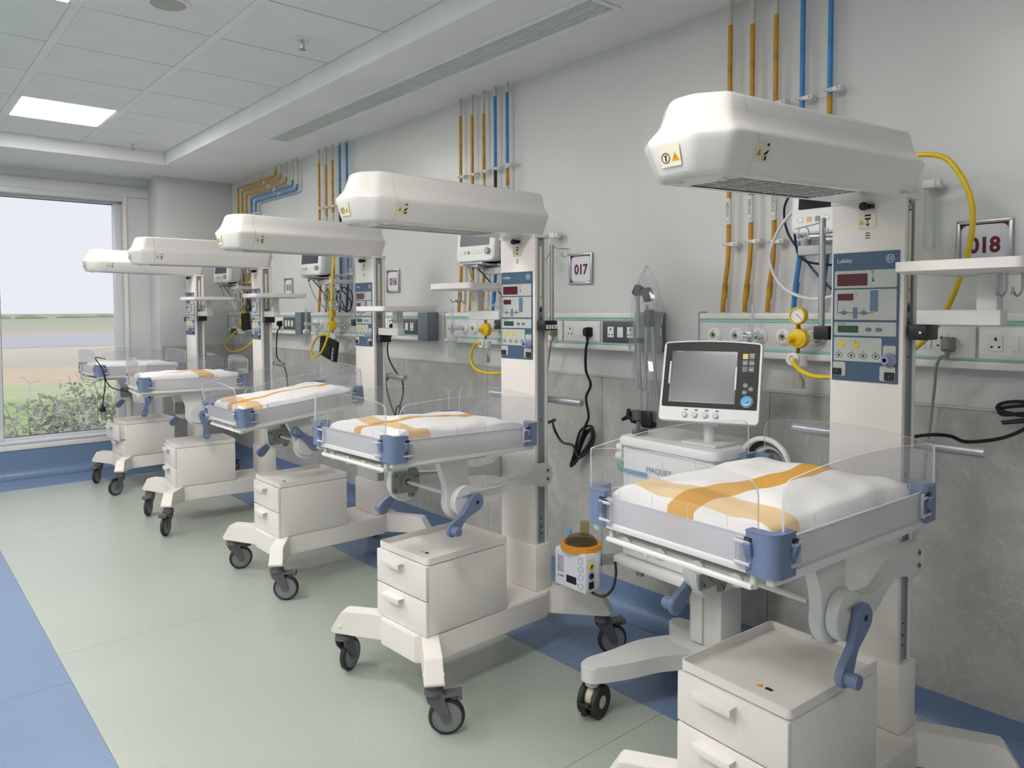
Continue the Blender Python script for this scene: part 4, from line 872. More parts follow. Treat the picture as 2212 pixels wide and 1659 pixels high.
for bay, ys in PIPEY.items():
    for i, y in enumerate(ys):
        ochre = i < 3; m = M_ochre if ochre else M_bpipe
        lb = ('ochre' if ochre else 'blue')+' gas pipe '+('outermost', 'middle of three', 'beside the blue', 'beside the ochre', 'outermost')[i]+' above the panel '+BN[bay]
        t = thing('gas_pipe', lb, 'pipe', Matrix.Translation((XP, y, 1.49)), ('ochre' if ochre else 'blue')+' gas pipes of bay 0%d' % bay)
        low = smooth([(-.006, .022, -.004), (-.004, .020, .05), (-.002, .015, .11), (0, .004, .20), (0, 0, .28)], 5)
        if bay == 15:
            yr, zr = TOP15[i]; d = yr-y; h = zr-1.49; p = low+[Vector((0, 0, h-.03)), Vector((0, -.008, h-.008)), Vector((0, -.03, h)), Vector((0, d+.03, h)), Vector((0, d+.008, h+.008)), Vector((0, d, h+.03)), Vector((0, d, ZS-1.49))]
        else: p = low+[Vector((0, 0, .5)), Vector((0, 0, 1.0)), Vector((0, 0, ZS-1.49))]
        MB().tube(p, .0098, 0, 10).build('pipe_run', m, t)
        if bay == 15: MB().cyl((0, d, h+.05), (0, d, ZS-1.489), .0102, seg=10).build('bare_end', M_prim, t)
        else: MB().cyl((0, 0, ZS-1.49-(.10 if ochre else .02)-.04*random.random()), (0, 0, ZS-1.489), .0103, seg=10).build('bare_end', M_prim, t)
        b = MB(); b.cyl((-.003, .018, .055), (-.0015, .013, .115), .0125, 0, seg=12); b.build('coupling', m, t)
        zs = [1.775-1.49+random.uniform(-.006, .006), 2.325-1.49+random.uniform(-.008, .008)]
        if bay == 15: zs = [.285, .93]
        for z in zs: put('pipe_clamp', clampf(), t, Matrix.Translation((0, 0, z)) @ Matrix.Rotation(PI, 4, 'X') if True else None)
        if bay == 15: put('pipe_clamp', clampf(), t, Matrix.Translation((0, -.52+.05*i*0+ (y-y), h)) @ Matrix.Rotation(PI/2, 4, 'X') @ Matrix.Diagonal((.7, .7, .7, 1)))
        if bay in (16, 17):
            zb = {0: .60, 1: .62, 2: .64}.get(i, .70); MB().cyl((0, 0, zb), (0, 0, zb+.14), .0103, seg=10).build('unpainted_band', M_prim if i != 3 else M_black, t)
        if i == 4: MB().cyl((0, 0, .72), (0, 0, .82), .0104, seg=10).build('ochre_band', M_ochre, t)
        if ochre:
            lbz = .425; tp_ = MB().cyl((0, 0, lbz-.055), (0, 0, lbz+.055), .0106, seg=12).build('gas_label', mat('label_tape', (226, 228, 222), .5), t)
            text('OXYGEN', .0155, mat('green_black_ink', (40, 60, 48), .6), tp_, frame((-.0109, 0, lbz+.008), (0, 0, 1), (0, 1, 0), (-1, 0, 0)))
            a = MB(M=frame((-.0109, 0, lbz-.048), (0, 0, 1), (0, 1, 0), (-1, 0, 0))); a.tube([(.012, .006, 0), (0, 0, 0), (.012, -.006, 0)], .0006, 0, 4); a.build('arrow', MATS['green_black_ink'], tp_)

def socket_module(b, x, y, s=1):
    b.box((x, y, .0135), (.040*s, .052*s, .003), 2, .001, seg=1)
    b.prism(ell(.0042*s, .0062*s, x, y+.013*s, 12), .0150, .0154, 3)  # dark discs stand in for the shade inside the pin holes
    for dx in (-.0105, .0105): b.prism(ell(.0042*s, .0034*s, x+dx*s, y-.0125*s, 12), .0150, .0154, 3)
def plate_build(parent, yc, zc, wd, hh, dark, mods, name='socket_plate'):
    M_ = facing(WF-.002, yc, zc); o = MB(); L = lambda w_, h_, z, r: [(x, y, z) for x, y in rr(w_, h_, r, 3)]
    o.loft([L(wd, hh, 0, .004), L(wd, hh, .005, .004), L(wd-.006, hh-.006, .0075, .004), L(wd-.026, hh-.026, .012, .003)], 0)
    p = o.build(name, [M_sgrey if dark else M_sock], parent, M=M_)
    for kind, x in mods:
        q = MB()
        if kind == 's': socket_module(q, x, 0); q.build('socket', [M_sock, M_sock, M_sock, M_ink_hole], p)
        else:
            for k in (-.5, .5): q.box((x+k*.0185, 0, .0142), (.0178, .05, .004), 0, .0012, Matrix.Rotation(.05*k, 3, 'X'), seg=1)
            q.build('rocker_switch', M_sock, p)
    return p
def outlet_build(parent, y, z=1.388):
    def f():
        b = MB(); b.lathe([(.0345, 0), (.0345, .004), (.031, .007), (.0275, .007), (.0275, .012), (.024, .014), (.015, .014), (.015, .017), (.011, .018), (.0095, .016), (.0055, .013), (.001, .013)], mis=[0, 0, 0, 0, 0, 0, 0, 1, 1, 1, 2, 2], seg=28)  # black centre paints the shade inside the outlet bore
        b.box((0, .0195, .0142), (.012, .003, .0006), 3); b.prism(ell(.0016, .0016, .019, -.006, 8), .0138, .0145, 3); return b.mesh('gas_outlet', [M_sock, mat('outlet_tan', (190, 176, 150), .35, metal=.3), M_ink_hole, M_inkg])
    return put('gas_outlet', shared('outlet', f), parent, facing(WF-.001, y, z))
for bay, y0 in BAYS.items():
    y1 = {18: .2, 17: 2.31}.get(bay, y0-1.61)
    t = thing('service_panel', 'white wall service panel with mint strips '+BN[bay], 'service panel', None); L = y0-y1; yc = (y0+y1)/2
    MB().box(((WF+W)/2, yc, 1.390), (.06, L, .178), 0, .006).build('housing', M_pface, t)
    b = MB(); b.box((WF-.002, yc, 1.470), (.016, L, .027), 0, .006); b.build('top_rail', M_cream, t)
    MB().box((WF-.004, yc, 1.311), (.020, L, .027), 0, .006).build('bottom_rail', M_cream, t)
    for z in (1.4505, 1.3305): MB().box((WF-.001, yc, z), (.006, L-.004, .010)).build('mint_strip', M_mint, t)
    b = MB(); b.tube(smooth([(WF-.004, y0-.035, 1.486), (WF-.006, y0, 1.484), (WF-.006, y0+.003, 1.46), (WF-.006, y0+.003, 1.33), (WF-.006, y0, 1.300), (WF-.004, y0-.02, 1.296)], 3), .0035, 0, 6); b.build('end_trim', M_alud, t)
    for y in OUTL[bay]: outlet_build(t, y)
    if bay == 18:
        plate_build(t, .975, 1.386, .19, .105, False, [('s', -.005), ('w', -.055)]); plate_build(t, .775, 1.386, .19, .105, False, [('s', -.045), ('w', .02)]); plate_build(t, .57, 1.386, .19, .105, False, [('s', -.045), ('w', .02)])
    else:
        o_ = y0-3.868
        plate_build(t, 2.875+o_, 1.388, .125, .104, False, [('s', .02)]); plate_build(t, 2.672+o_, 1.388, .252, .104, False, [('s', -.075), ('w', 0), ('s', .06)]); plate_build(t, 2.406+o_, 1.389, .245, .104, True, [('s', -.062), ('w', 0), ('s', .062)])
        MB().box((W-.045, y1-.060, 1.392), (.09, .118, .19), 0, .008).build('end_box', M_gbox, t)
        b = MB()
        for z in (1.462, 1.322):
            for yy in (y1-.015, y1-.105): b.cyl((W-.0895, yy, z), (W-.092, yy, z), .005, seg=8)
        b.build('screw', M_alud, t)
# number plates
NP = {18: (.880, 1.714), 17: (2.736, 1.713), 16: (4.575, 1.707), 15: (6.312, 1.708)}
for bay, (y, z) in NP.items():
    t = thing('number_plate', 'grey framed wall plate numbered '+NN[bay], 'sign', facing(W, y, z)); hw, hh = .083, .081
    f = MB()
    for s in (-1, 1): f.box((s*(hw-.006), 0, .008), (.013, 2*hh, .016), 0, .004); f.box((0, s*(hh-.006), .008), (2*hw, .013, .016), 0, .004)
    f.build('frame', M_alu, t); MB().box((0, 0, .0045), (2*hw-.02, 2*hh-.02, .003)).build('backing', M_maroon, t)
    MB().prism(rr(2*hw-.026, 2*hh-.03, .022, 5, 0, -.001), .006, .0068).build('paper', M_paper, t)
    text('0%d' % bay, .062 if bay != 18 else .062, M_maroon, t, Matrix.Translation((0, -.006, .007)) @ Matrix.Diagonal((1.0, 1.15, 1, 1)), bold=.0024, name='number')

# flowmeters with bubble jars
FLOW = {18: (2.70, 1.652, .10), 17: (2.70, 3.662, 0), 16: (2.70, 5.652, 0), 15: (2.70, 7.205, 0)}
for bay, (x, y, lean) in FLOW.items():
    t = thing('oxygen_flowmeter', 'clear oxygen flowmeter and jar on the panel '+BN[bay], 'flowmeter', Matrix.Translation((x, y, 1.39)) @ Matrix.Rotation(lean, 4, 'X'))
    b = MB(); b.box((0, 0, .0), (.026, .024, .040), 0, .004); b.cyl((0, 0, 0), (WF-x-.012, 0, 0), .009, 0, seg=12); b.cyl((.03, 0, 0), (.05, 0, 0), .014, 0, seg=14); b.cyl((0, .0, 0), (0, .032, 0), .010, 0, seg=12); b.cyl((0, 0, -.02), (0, 0, -.045), .010, 0, seg=12); b.build('valve_body', M_chrome, t)
    MB().lathe([(.001, .018), (.0125, .018), (.0125, .122), (.015, .124), (.015, .129), (.001, .130)], seg=16).build('flow_tube', M_jar, t)
    b = MB(); b.cyl((0, 0, .02), (0, 0, .118), .0035, 0, seg=8); 
    for k in range(9): b.box((-.0128, 0, .03+.009*k), (.0004, .006, .0012), 1)
    b.build('scale', [M_inkw, M_ink_hole], t)
    MB().lathe([(.012, -.040), (.026, -.046), (.0285, -.052), (.0285, -.074), (.026, -.078), (.001, -.078)], seg=20).build('jar_lid', M_cream, t)
    MB().cyl((0, .02, -.06), (0, .045, -.058), .005, seg=8).build('jar_spout', M_cream, t)
    MB().lathe([(.0245, -.078), (.0250, -.10), (.0238, -.16), (.019, -.176), (.012, -.178), (.012, -.176), (.018, -.173), (.0225, -.158), (.0235, -.10), (.023, -.079)], seg=22).build('humidifier_jar', M_jar, t)
    MB().cyl((0, 0, -.078), (0, 0, -.158), .0035, seg=8).build('dip_tube', M_cream, t)
# suction regulators
REG = {18: (2.68, 1.438), 17: (2.68, 3.318), 16: (2.68, 5.165), 15: (2.68, 6.98)}
YZ = frame((0, 0, 0), (0, -1, 0), (0, 0, 1), (-1, 0, 0))
for bay, (x, y) in REG.items():
    t = thing('suction_regulator', 'yellow vacuum regulator and trap jar on the panel '+BN[bay], 'regulator', Matrix.Translation((x, y, 1.388)))
    MB(M=YZ).lathe([(.001, -.020), (.030, -.020), (.037, -.014), (.0375, .004), (.035, .010), (.022, .015), (.001, .016)], seg=28).build('regulator_body', M_yellow, t)
    b = MB(M=YZ); b.prism([((.0395 if k % 2 else .0375)*math.cos(2*PI*k/48), (.0395 if k % 2 else .0375)*math.sin(2*PI*k/48)) for k in range(48)], -.014, -.004); b.build('grip_ring', M_yellow, t)
    b = MB(M=YZ); b.cyl((-.010, -.002, .014), (-.022, -.004, .034), .0105, 0, seg=16); b.build('knob', M_yellow, t)
    b = MB(M=YZ); pts = [(.026*math.cos(a), .026*math.sin(a)) for a in [math.radians(-120+15*k) for k in range(9)]]+[(.021*math.cos(a), .021*math.sin(a)) for a in [math.radians(-15*k) for k in range(9)]]; b.prism(pts, .0125, .0138); b.build('arc_mark', M_ink_hole, t)
    b = MB(); b.cyl((0, -.02, 0), (WF-x-.012, -.03, 0), .012, 0, seg=12); b.cyl((.0, 0, .036), (0, 0, .052), .008, 1, seg=10); b.cyl((.0, 0, -.036), (0, 0, -.056), .007, 1, seg=10); b.cyl((WF-x-.035, -.03, 0), (WF-x-.014, -.03, 0), .021, 0, seg=16); b.build('coupling', [M_chrome, mat('brass', (150, 110, 50), .3, metal=.8)], t)
    G = MB(M=Matrix.Translation((0, 0, .086)) @ YZ); G.lathe([(.001, -.016), (.030, -.016), (.0335, -.010), (.0335, .010), (.031, .014), (.0265, .014), (.0265, .009), (.001, .009)], mis=[0, 0, 0, 0, 0, 0, 1, 1], seg=28)
    g_ = G.build('gauge', [M_yellow, M_sock], t)
    b = MB(M=Matrix.Translation((0, 0, .086)) @ YZ)
    b.prism([(-.006, .005), (-.0045, .0065), (.018, -.014), (.0172, -.0150)], .0092, .0098)
    for k in range(11): a = math.radians(-50+28*k); b.box((.0215*math.cos(a), .0215*math.sin(a), .0093), (.003, .0008, .0004), 0, 0, Matrix.Rotation(a, 3, 'Z'))
    b.build('needle_and_ticks', M_ink_hole, g_)
    b = MB(); b.cyl((.002, -.006, -.066), (.002, -.006, -.104), .026, 0, .0275, 22); b.build('trap_cap', M_cream, t)
    b = MB(M=Matrix.Translation((-.022, .006, -.078)) @ YZ); b.lathe([(.026, 0), (.026, .010), (.023, .013), (.015, .013), (.009, .004), (.001, .004)], seg=24); b.build('hose_port', M_sock, t)
    MB().lathe([(.0235, -.104), (.0235, -.186), (.022, -.189), (.001, -.189), (.001, -.187), (.021, -.186), (.022, -.104)], (.002, -.006, 0), seg=22).build('trap_jar', M_jar, t)
    MB().lathe([(.018, -.186), (.0175, -.160), (.001, -.128)], (.002, -.006, 0), seg=6).build('filter_cone', mat('sintered_filter', (196, 184, 160), .8), t)
# yellow hoses
def hose(pts, lb, r=.0085, n=8):
    o = MB().tube(smooth(pts, n), r, 0, 12).build('suction_hose', M_hose); return tag(o, lb, 'hose')
hose([(2.645, 1.432, 1.310), (2.60, 1.412, 1.300), (2.57, 1.36, 1.272), (2.57, 1.29, 1.258), (2.60, 1.16, 1.275), (2.63, 1.06, 1.33), (2.64, .99, 1.385), (2.63, .925, 1.47), (2.61, .868, 1.60), (2.60, .836, 1.735), (2.60, .845, 1.85), (2.595, .905, 1.963), (2.58, .985, 1.99), (2.57, 1.06, 1.97)], 'yellow hose looping up behind the warmer hood near plate 018')
hose([(2.65, 3.322, 1.310), (2.64, 3.35, 1.312), (2.66, 3.40, 1.29), (2.67, 3.442, 1.226), (2.67, 3.42, 1.173), (2.67, 3.345, 1.146), (2.67, 3.22, 1.144), (2.67, 3.15, 1.16), (2.70, 3.08, 1.22)], 'yellow hose hanging in a loop from the regulator by plate 017')
hose([(2.65, 5.172, 1.310), (2.61, 5.185, 1.316), (2.60, 5.245, 1.300), (2.60, 5.315, 1.255), (2.59, 5.345, 1.19), (2.58, 5.27, 1.145), (2.57, 5.12, 1.20), (2.56, 4.99, 1.34), (2.56, 4.955, 1.46), (2.56, 4.935, 1.67), (2.56, 4.915, 1.80), (2.56, 4.88, 1.95)], 'yellow hose hanging from above with a low loop by the black pouch')
hose([(2.65, 6.985, 1.31), (2.63, 6.99, 1.308), (2.62, 7.02, 1.288), (2.62, 7.23, 1.19), (2.62, 7.185, 1.126), (2.62, 6.97, 1.118), (2.62, 6.74, 1.163), (2.63, 6.60, 1.22), (2.67, 6.52, 1.30)], 'yellow hose looped below the regulator by plate 015')

# ---- wall monitors on arms
MON = {18: 1.262, 17: 3.268, 16: 5.30, 15: 7.19}
for bay, y in MON.items():
    yaw = {18: 0.0, 17: .10, 16: .10, 15: .10}[bay]
    t = thing('patient_monitor', 'white patient monitor on a wall arm above the panel '+BN[bay], 'monitor', Matrix.Translation((2.56, y, 1.765)) @ Matrix.Rotation(yaw, 4, 'Z') @ Matrix.Rotation(.10, 4, 'Y'))
    F_ = frame((0, 0, .145), (0, -1, 0), (0, 0, 1), (-1, 0, 0)); wd, hh = .30, .285; L = lambda w_, h_, z, r: [(x, yy, z) for x, yy in rr(w_, h_, r, 4)]
    MB(M=F_).loft([L(wd*.62, hh*.75, -.150, .02), L(wd*.72, hh*.86, -.142, .025), L(wd*.95, hh*.98, -.045, .028), L(wd, hh, -.035, .03), L(wd, hh, -.006, .03), L(wd-.012, hh-.012, 0, .026)]).build('monitor_body', M_mon, t)
    MB(M=F_).prism(rr(.232, .170, .004, 2, -.006, .030), .0, .0015).build('monitor_screen', M_screen if bay != 18 else M_screend, t)
    for k, m in enumerate((M_sock, mat('amber_key', (236, 178, 96), .4), mat('grey_green_key', (120, 146, 146), .4), M_sock, M_sock, M_sock)):
        MB(M=F_).prism(rr(.019, .019, .005, 3, -.112+.032*k, -.092), 0, .0015).build('key', m, t)
        if m == M_sock: MB(M=F_).tube([(x, yy, .0015) for x, yy in rr(.018, .018, .005, 2, -.112+.032*k, -.092)], .0006, 0, 4, True).build('key_outline', M_inkg, t)
    MB(M=F_).lathe([(.018, 0), (.018, .014), (.015, .018), (.001, .018)], (.105, -.090, 0), seg=20).build('knob', M_alud, t)
    b = MB(); b.box((.06, 0, -.010), (.14, .15, .012), 0, .003); b.box((.05, 0, -.022), (.10, .06, .014), 0, .003); b.cyl((.02, .03, -.02), (.02, .03, -.04), .007, 1, seg=8); b.build('mount_plate', [M_alu, M_castg], t)
    b = MB(); b.box((.115, -.03, .035), (.012, .16, .07), 0, .003, Matrix.Rotation(.5, 3, 'Y')); b.build('tilt_bar', M_black, t)
    inv = t.matrix_world.inverted() if False else (Matrix.Translation((2.56, y, 1.765)) @ Matrix.Rotation(yaw, 4, 'Z') @ Matrix.Rotation(.10, 4, 'Y')).inverted()
    ya = y; y = y+(.14 if bay == 18 else 0)
    b = MB(); b.box((2.66, y-.10, 1.715), (.05, .24, .036), 0, .005); b.cyl((2.66, y-.0, 1.70), (2.66, y-.0, 1.755), .018, 0, seg=14); b.cyl((2.66, y-.20, 1.69), (2.66, y-.20, 1.74), .020, 0, seg=14); b.box((2.76, y-.20, 1.715), (.19, .045, .032), 0, .005); b.box((W-.008, y-.20, 1.715), (.016, .09, .14), 0, .004)
    b.build('wall_arm', mat('arm_grey', (186, 188, 190), .4), t, M=inv)

# ================================================================== ventilator on its cart
VM = Matrix.Translation((2.34, 1.80, 0)) @ Matrix.Rotation(-.06, 4, 'Z')   # local: x into the body, y along the front
V = thing('ventilator', 'white ventilator with black touch screen on a wheeled cart between two warmers', 'ventilator', VM)
MB().box((.17, 0, .695), (.32, .46, .50), 0, .012).build('body', M_vent, V)
Lz = lambda w_, h_, z, r, cx=.17, cy=0: [(x, y, z) for x, y in rr(w_, h_, r, 5, cx, cy)]
MB().loft([Lz(.34, .485, .940, .04), Lz(.36, .505, .948, .045), Lz(.36, .505, .968, .045), Lz(.345, .49, .980, .04), Lz(.30, .45, .984, .04)]).build('lid', M_vent, V)
MB().box((-.004, .012, .47), (.06, .46, .035), 0, .008).build('lower_ledge', M_vent, V)
MB().box((.004, .0, .62), (.012, .43, .25), 0, .004).build('front_door', M_vent, V)
b = MB(M=frame((.003, .0, .835), (0, -1, 0), (0, 0, 1), (-1, 0, 0))); b.prism([(-.215, .0), (-.09, .0), (-.09, .013), (-.215, .013)], 0, .0075); b.build('blue_stripe', mat('stripe_blue', (80, 140, 200), .4), V)
text('MAQUET', .032, M_inkg, V, frame((.004, .03, .862), (0, -1, 0), (0, 0, 1), (-1, 0, 0)))
b = MB(M=frame((-.003, .09, .515), (0, -1, 0), (0, 0, 1), (-1, 0, 0))); b.lathe([(.012, 0), (.012, .004), (.009, .006), (.001, .006)], seg=16); b.build('door_button', M_vent, V)
for z, y in ((.925, .235), (.888, .24)): MB().cyl((.03, y, z), (.03, y+.035, z), .021, 0, .018, 16).build('gas_port', M_vent, V)
MB().lathe([(.016, 0), (.018, .02), (.013, .035), (.001, .038)], (.03, .262, .86), Matrix.Rotation(2.6, 3, 'X'), seg=16).build('port_cap', M_teal, V)
MB().box((.02, .14, .44), (.02, .03, .05), 0, .004).build('foot_bracket', M_alu, V)
# corrugated breathing hoses on the far end
for k in range(4):
    b = MB(); r0 = .085-.02*k; pts = [(.16+.018*k, -.235-.05*math.sin(a)*.6, .93+.012*k+r0*math.cos(a)*.75+.0*a) for a in [math.radians(-75+15*j) for j in range(14)]]
    r0 = .10-.017*k; pts = [(.17+.02*k, -.33+r0*math.sin(math.radians(-85+14*j)), .925+r0*math.cos(math.radians(-85+14*j))) for j in range(13)]
    b.tube(smooth(pts, 3), .010, 0, 10); b.build('breathing_hose', M_wirew if k % 2 == 0 else M_black, V)
# screen head: bezel rises and leans back
SM = Matrix.Translation((.09, -.145, 1.225)) @ Matrix.Rotation(.46, 4, 'Z') @ Matrix.Rotation(.33, 4, 'Y') @ Matrix.Diagonal((.91, .91, .91, 1)) @ frame((0, 0, 0), (0, -1, 0), (0, 0, 1), (-1, 0, 0))
def arched(w_, h_, r, up, z): 
    o = rr(w_, h_, r, 4); return [(x, y+(up*(1-(x/(w_/2))**2) if y > 0 else 0), z) for x, y in o]
def dense(w_, h_, r, up, z):
    o = []; 
    for x, y in rr(w_, h_, r, 4): o.append((x, y))
    i = max(range(len(o)), key=lambda k: o[k][1]*10+o[k][0]) ; out = []
    for k in range(len(o)):
        out.append(o[k]); a, c = o[k], o[(k+1) % len(o)]
        if math.hypot(a[0]-c[0], a[1]-c[1]) > .1:
            for t_ in range(1, 8): out.append((a[0]+(c[0]-a[0])*t_/8, a[1]+(c[1]-a[1])*t_/8))
    return [(x, y+(up*(1-(x/(w_/2))**2) if y > 0 else 0), z) for x, y in out]
h = put('screen_head', MB().loft([dense(.36, .30, .02, .006, -.06), dense(.40, .335, .02, .008, -.045), dense(.41, .345, .018, .010, -.012), dense(.402, .338, .016, .010, 0)]).mesh('screen_head', M_vent, 40), V, SM)
o = MB(); o.loft([[(x, y+.026, .0004) for x, y, z in dense(.385, .275, .006, .010, 0)], [(x, y+.026, .002) for x, y, z in dense(.385, .275, .006, .010, 0)]]); o.build('bezel', M_bezel, h)
MB().prism([(x, y) for x, y in rr(.270, .222, .002, 2, -.030, .020)], .002, .0028).build('screen_border', mat('screen_border', (52, 56, 64), .2), h)
MB().prism([(x, y) for x, y in rr(.256, .204, .001, 1, -.030, .016)], .0028, .0034).build('touch_screen', M_screen, h)
text('MAQUET', .0085, M_inkw, h, Matrix.Translation((-.148, .1265, .0031)), align='LEFT')
for x, y in ((-.168, .035), (.104, .018)): MB().box((x, y, .0036), (.008, .098, .003), 0, .001).build('screen_clip', M_cream, h)
for i, (x, y, m) in enumerate(((.137, .112, mat('key_yellow', (226, 200, 110), .4)), (.163, .112, M_sgrey), (.137, .085, M_sgrey), (.163, .085, M_sgrey), (.137, .058, M_sgrey), (.163, .058, M_sgrey))):
    kb = MB().prism(rr(.021, .022, .003, 2, x, y), .002, .0035).build('key', m, h)
    if i == 1: MB().box((x, y+.009, .0038), (.020, .005, .0006)).build('key_stripe', MATS['key_yellow'], kb)
    if i not in (0, 4): MB().box((x, y-.001, .0037), (.013, .0025, .0004)).build('key_print', M_inkw, kb)
for x, y in ((.143, -.010), (.165, -.025), (.141, -.039)):
    kb = MB().cyl((x, y, .002), (x, y, .0036), .0105, 0, seg=18).build('round_key', M_sgrey, h); MB().box((x, y, .0038), (.012, .002, .0004)).build('key_print', M_inkw, kb)
MB().lathe([(.0245, 0), (.0245, .004), (.022, .006), (.001, .006)], (.153, -.078, .002), seg=26).build('knob_ring', M_sock, h)
MB().lathe([(.022, .006), (.0225, .012), (.019, .015), (.008, .014), (.0075, .021), (.001, .022)], (.153, -.078, .001), seg=26).build('rotary_knob', M_skyb, h)
for k in range(4): MB().lathe([(.0115, 0), (.0115, .010), (.009, .013), (.001, .013)], (-.093+.042*k, -.143, .0), seg=16).build('front_dial', M_ventb, h)
for k in range(4): MB().box((-.088+.042*k, -.1225, .0008), (.014, .004, .0008)).build('dial_mark', M_ink_hole, h)
b = MB(); b.cyl((.11, -.13, .98), (.11, -.13, 1.06), .022, 0, seg=16); b.box((.11, -.13, 1.075), (.06, .12, .03), 0, .006); b.box((.11, -.13, .99), (.14, .16, .012), 0, .004); b.build('screen_stand', M_ventb, V)
b = MB(); b.box((.05, .17, 1.0), (.07, .03, .02), 0, .006); b.cyl((.04, .17, 1.005), (.04, .17, 1.04), .008, 0, seg=8); b.build('lid_clamp', M_castg, V)
# cart: column, curved base, twin casters
b = MB(); b.box((.155, -.13, .335), (.13, .15, .27), 0, .008); b.box((.085, -.10, .335), (.012, .05, .25), 1, .002); b.build('cart_column', [M_ventb, M_arm], V)
def slab(path, w0, w1):
    P = smooth(path, 6); Lp, Rp = [], []; n = len(P)
    for i, p in enumerate(P):
        t = (P[min(i+1, n-1)]-P[max(i-1, 0)]).normalized(); nn = Vector((-t.y, t.x, 0)); wv = w0+(w1-w0)*i/(n-1); Lp.append(p+nn*wv/2); Rp.append(p-nn*wv/2)
    t = (P[-1]-P[-2]).normalized(); nn = Vector((-t.y, t.x, 0)); end = [P[-1]+(nn*math.cos(a)+t*math.sin(a))*w1/2 for a in [PI*k/8 for k in range(1, 8)]]
    o = [(p.x, p.y) for p in Lp+end+Rp[::-1]]; m = MB(); A = [(x, y, .140) for x, y in o]; B_ = [(x, y, .200) for x, y in o]; m.loft([A, B_]); bmesh.ops.bevel(m.bm, geom=[e for e in m.bm.edges if abs(e.verts[0].co.z-e.verts[1].co.z) < .001 and e.verts[0].co.z > .19], offset=.006, segments=2, affect='EDGES'); return m
vc = []
for (tx, ty, mid) in ((-.345, .035, (-.05, -.02)), (-.32, -.43, (-.02, -.33)), (.20, .085, (.18, .0)), (.27, -.34, (.23, -.24))):
    slab([(.16, -.13, 0), (*mid, 0), ((mid[0]+tx)/2-.02*(tx < 0), (mid[1]+ty)/2, 0), (tx, ty, 0)], .20 if tx < 0 else .10, .085).build('cart_leg', M_ventb, V, ang=50); vc.append((tx, ty))
MB().loft([Lz(.26, .30, .139, .05, .155, -.13), Lz(.26, .30, .199, .05, .155, -.13), Lz(.24, .28, .2045, .05, .155, -.13)]).build('cart_hub', M_ventb, V)
M_beige = mat('beige_plastic', (196, 190, 172), .4)
def twin():
    a = MB(); a.cyl((0, 0, .142), (0, 0, .118), .024, 0, .026, 16); a.sph((0, .0, .068), .036, 0, (1.0, .8, 1.25)); a = a.mesh('caster_body', M_beige)
    ws = []
    for s in (-1, 1):
        q = MB(M=frame((.010, s*.028, .0605), (1, 0, 0), (0, 0, 1), (0, -1, 0))); q.lathe([(.044, -.010), (.053, -.012), (.060, -.008), (.060, .008), (.053, .012), (.044, .010)], mi=0, seg=28); q.lathe([(.001, -.011), (.045, -.009), (.045, .009), (.001, .011)], mi=1, seg=28); ws.append(q.mesh('twin_wheel', [M_rubber, M_beige]))
    p = MB(); p.box((-.045, 0, .062), (.05, .05, .012), 0, .004, Matrix.Rotation(.25, 3, 'Y')); p.box((-.05, 0, .045), (.03, .02, .04), 0, .004)
    return a, ws, p.mesh('brake_pedal', M_black)
ta, tw, tpd = twin()
for (x, y), rot in zip(vc, (15, 40, 110, 60)):
    c = put('caster', ta, V, Matrix.Translation((x, y, 0)) @ Matrix.Rotation(math.radians(rot), 4, 'Z') )
    for q in tw: put('twin_wheel', q, c)
    put('brake_pedal', tpd, c)
# ---- humidifier hung on the cart rail
HMx = Matrix.Translation((2.145, 2.115, .365))
H = thing('humidifier', 'small white heated humidifier with orange collar hanging beside the ventilator', 'humidifier', HMx)
b = MB(); o = [(0, -.085), (.055, -.085)]+[(.055+.085*math.sin(a), -.085*math.cos(a)) for a in [PI*k/12 for k in range(1, 12)]]+[(.055, .085), (0, .085)]
L3 = lambda z, k: [(.06+(x-.06)*k, y*k, z) for x, y in o]
b.loft([L3(0, .94), L3(.006, 1), L3(.150, 1), L3(.158, .96)]); b.build('case', M_hum, H)
f = MB(M=frame((-.0005, 0, .078), (0, -1, 0), (0, 0, 1), (-1, 0, 0))); f.prism(rr(.155, .142, .004, 2), 0, .0012); f = f.build('front_label', mat('label_white', (224, 228, 236), .4), H)
def fl_(name, fn, m): q = MB(M=frame((-.0018, 0, .078), (0, -1, 0), (0, 0, 1), (-1, 0, 0))); fn(q); q.build(name, m, f)
for k in range(8): fl_('level_bar', lambda q: q.box((-.050, .045-.0085*k, 0), (.030, .004, .0006)), M_purple); fl_('level_tick', lambda q: q.box((-.067, .045-.0085*k, .0002), (.006, .004, .0006)), M_ink_hole)
fl_('display', lambda q: q.prism(rr(.056, .030, .002, 2, .008, -.037), 0, .001), M_screend)
for y in (.052, .018, -.016, -.052): fl_('key_ring', lambda q: q.tube([(.060+.012*math.cos(a), y+.012*math.sin(a), .0004) for a in [2*PI*k/20 for k in range(20)]], .0009, 0, 5, True), M_inkg)
text('°C', .011, M_ink_hole, f, frame((-.002, -.042, .030), (0, -1, 0), (0, 0, 1), (-1, 0, 0))); text('HH 8000'[0:0]+'hks 8000', .010, M_ink_hole, f, frame((-.002, .072, .043), (0, -1, 0), (0, 0, 1), (-1, 0, 0)), align='LEFT')
sd = frame((.030, -.0856, .078), (1, 0, 0), (0, 0, 1), (0, -1, 0))
MB(M=sd).prism(rr(.044, .125, .003, 2), 0, .001).build('side_label', MATS['label_white'], H)
for z, m in ((.030, M_yellow), (-.008, mat('socket_blue', (40, 60, 150), .4))): MB(M=sd).lathe([(.013, .001), (.013, .006), (.008, .007), (.008, .002), (.001, .002)], (0, z, 0), mis=[0, 0, 0, 1, 1], seg=18).build('probe_socket', [m, M_black], H)
MB(M=sd).box((0, -.046, .003), (.026, .028, .006), 0, .002).build('power_switch', M_black, H)
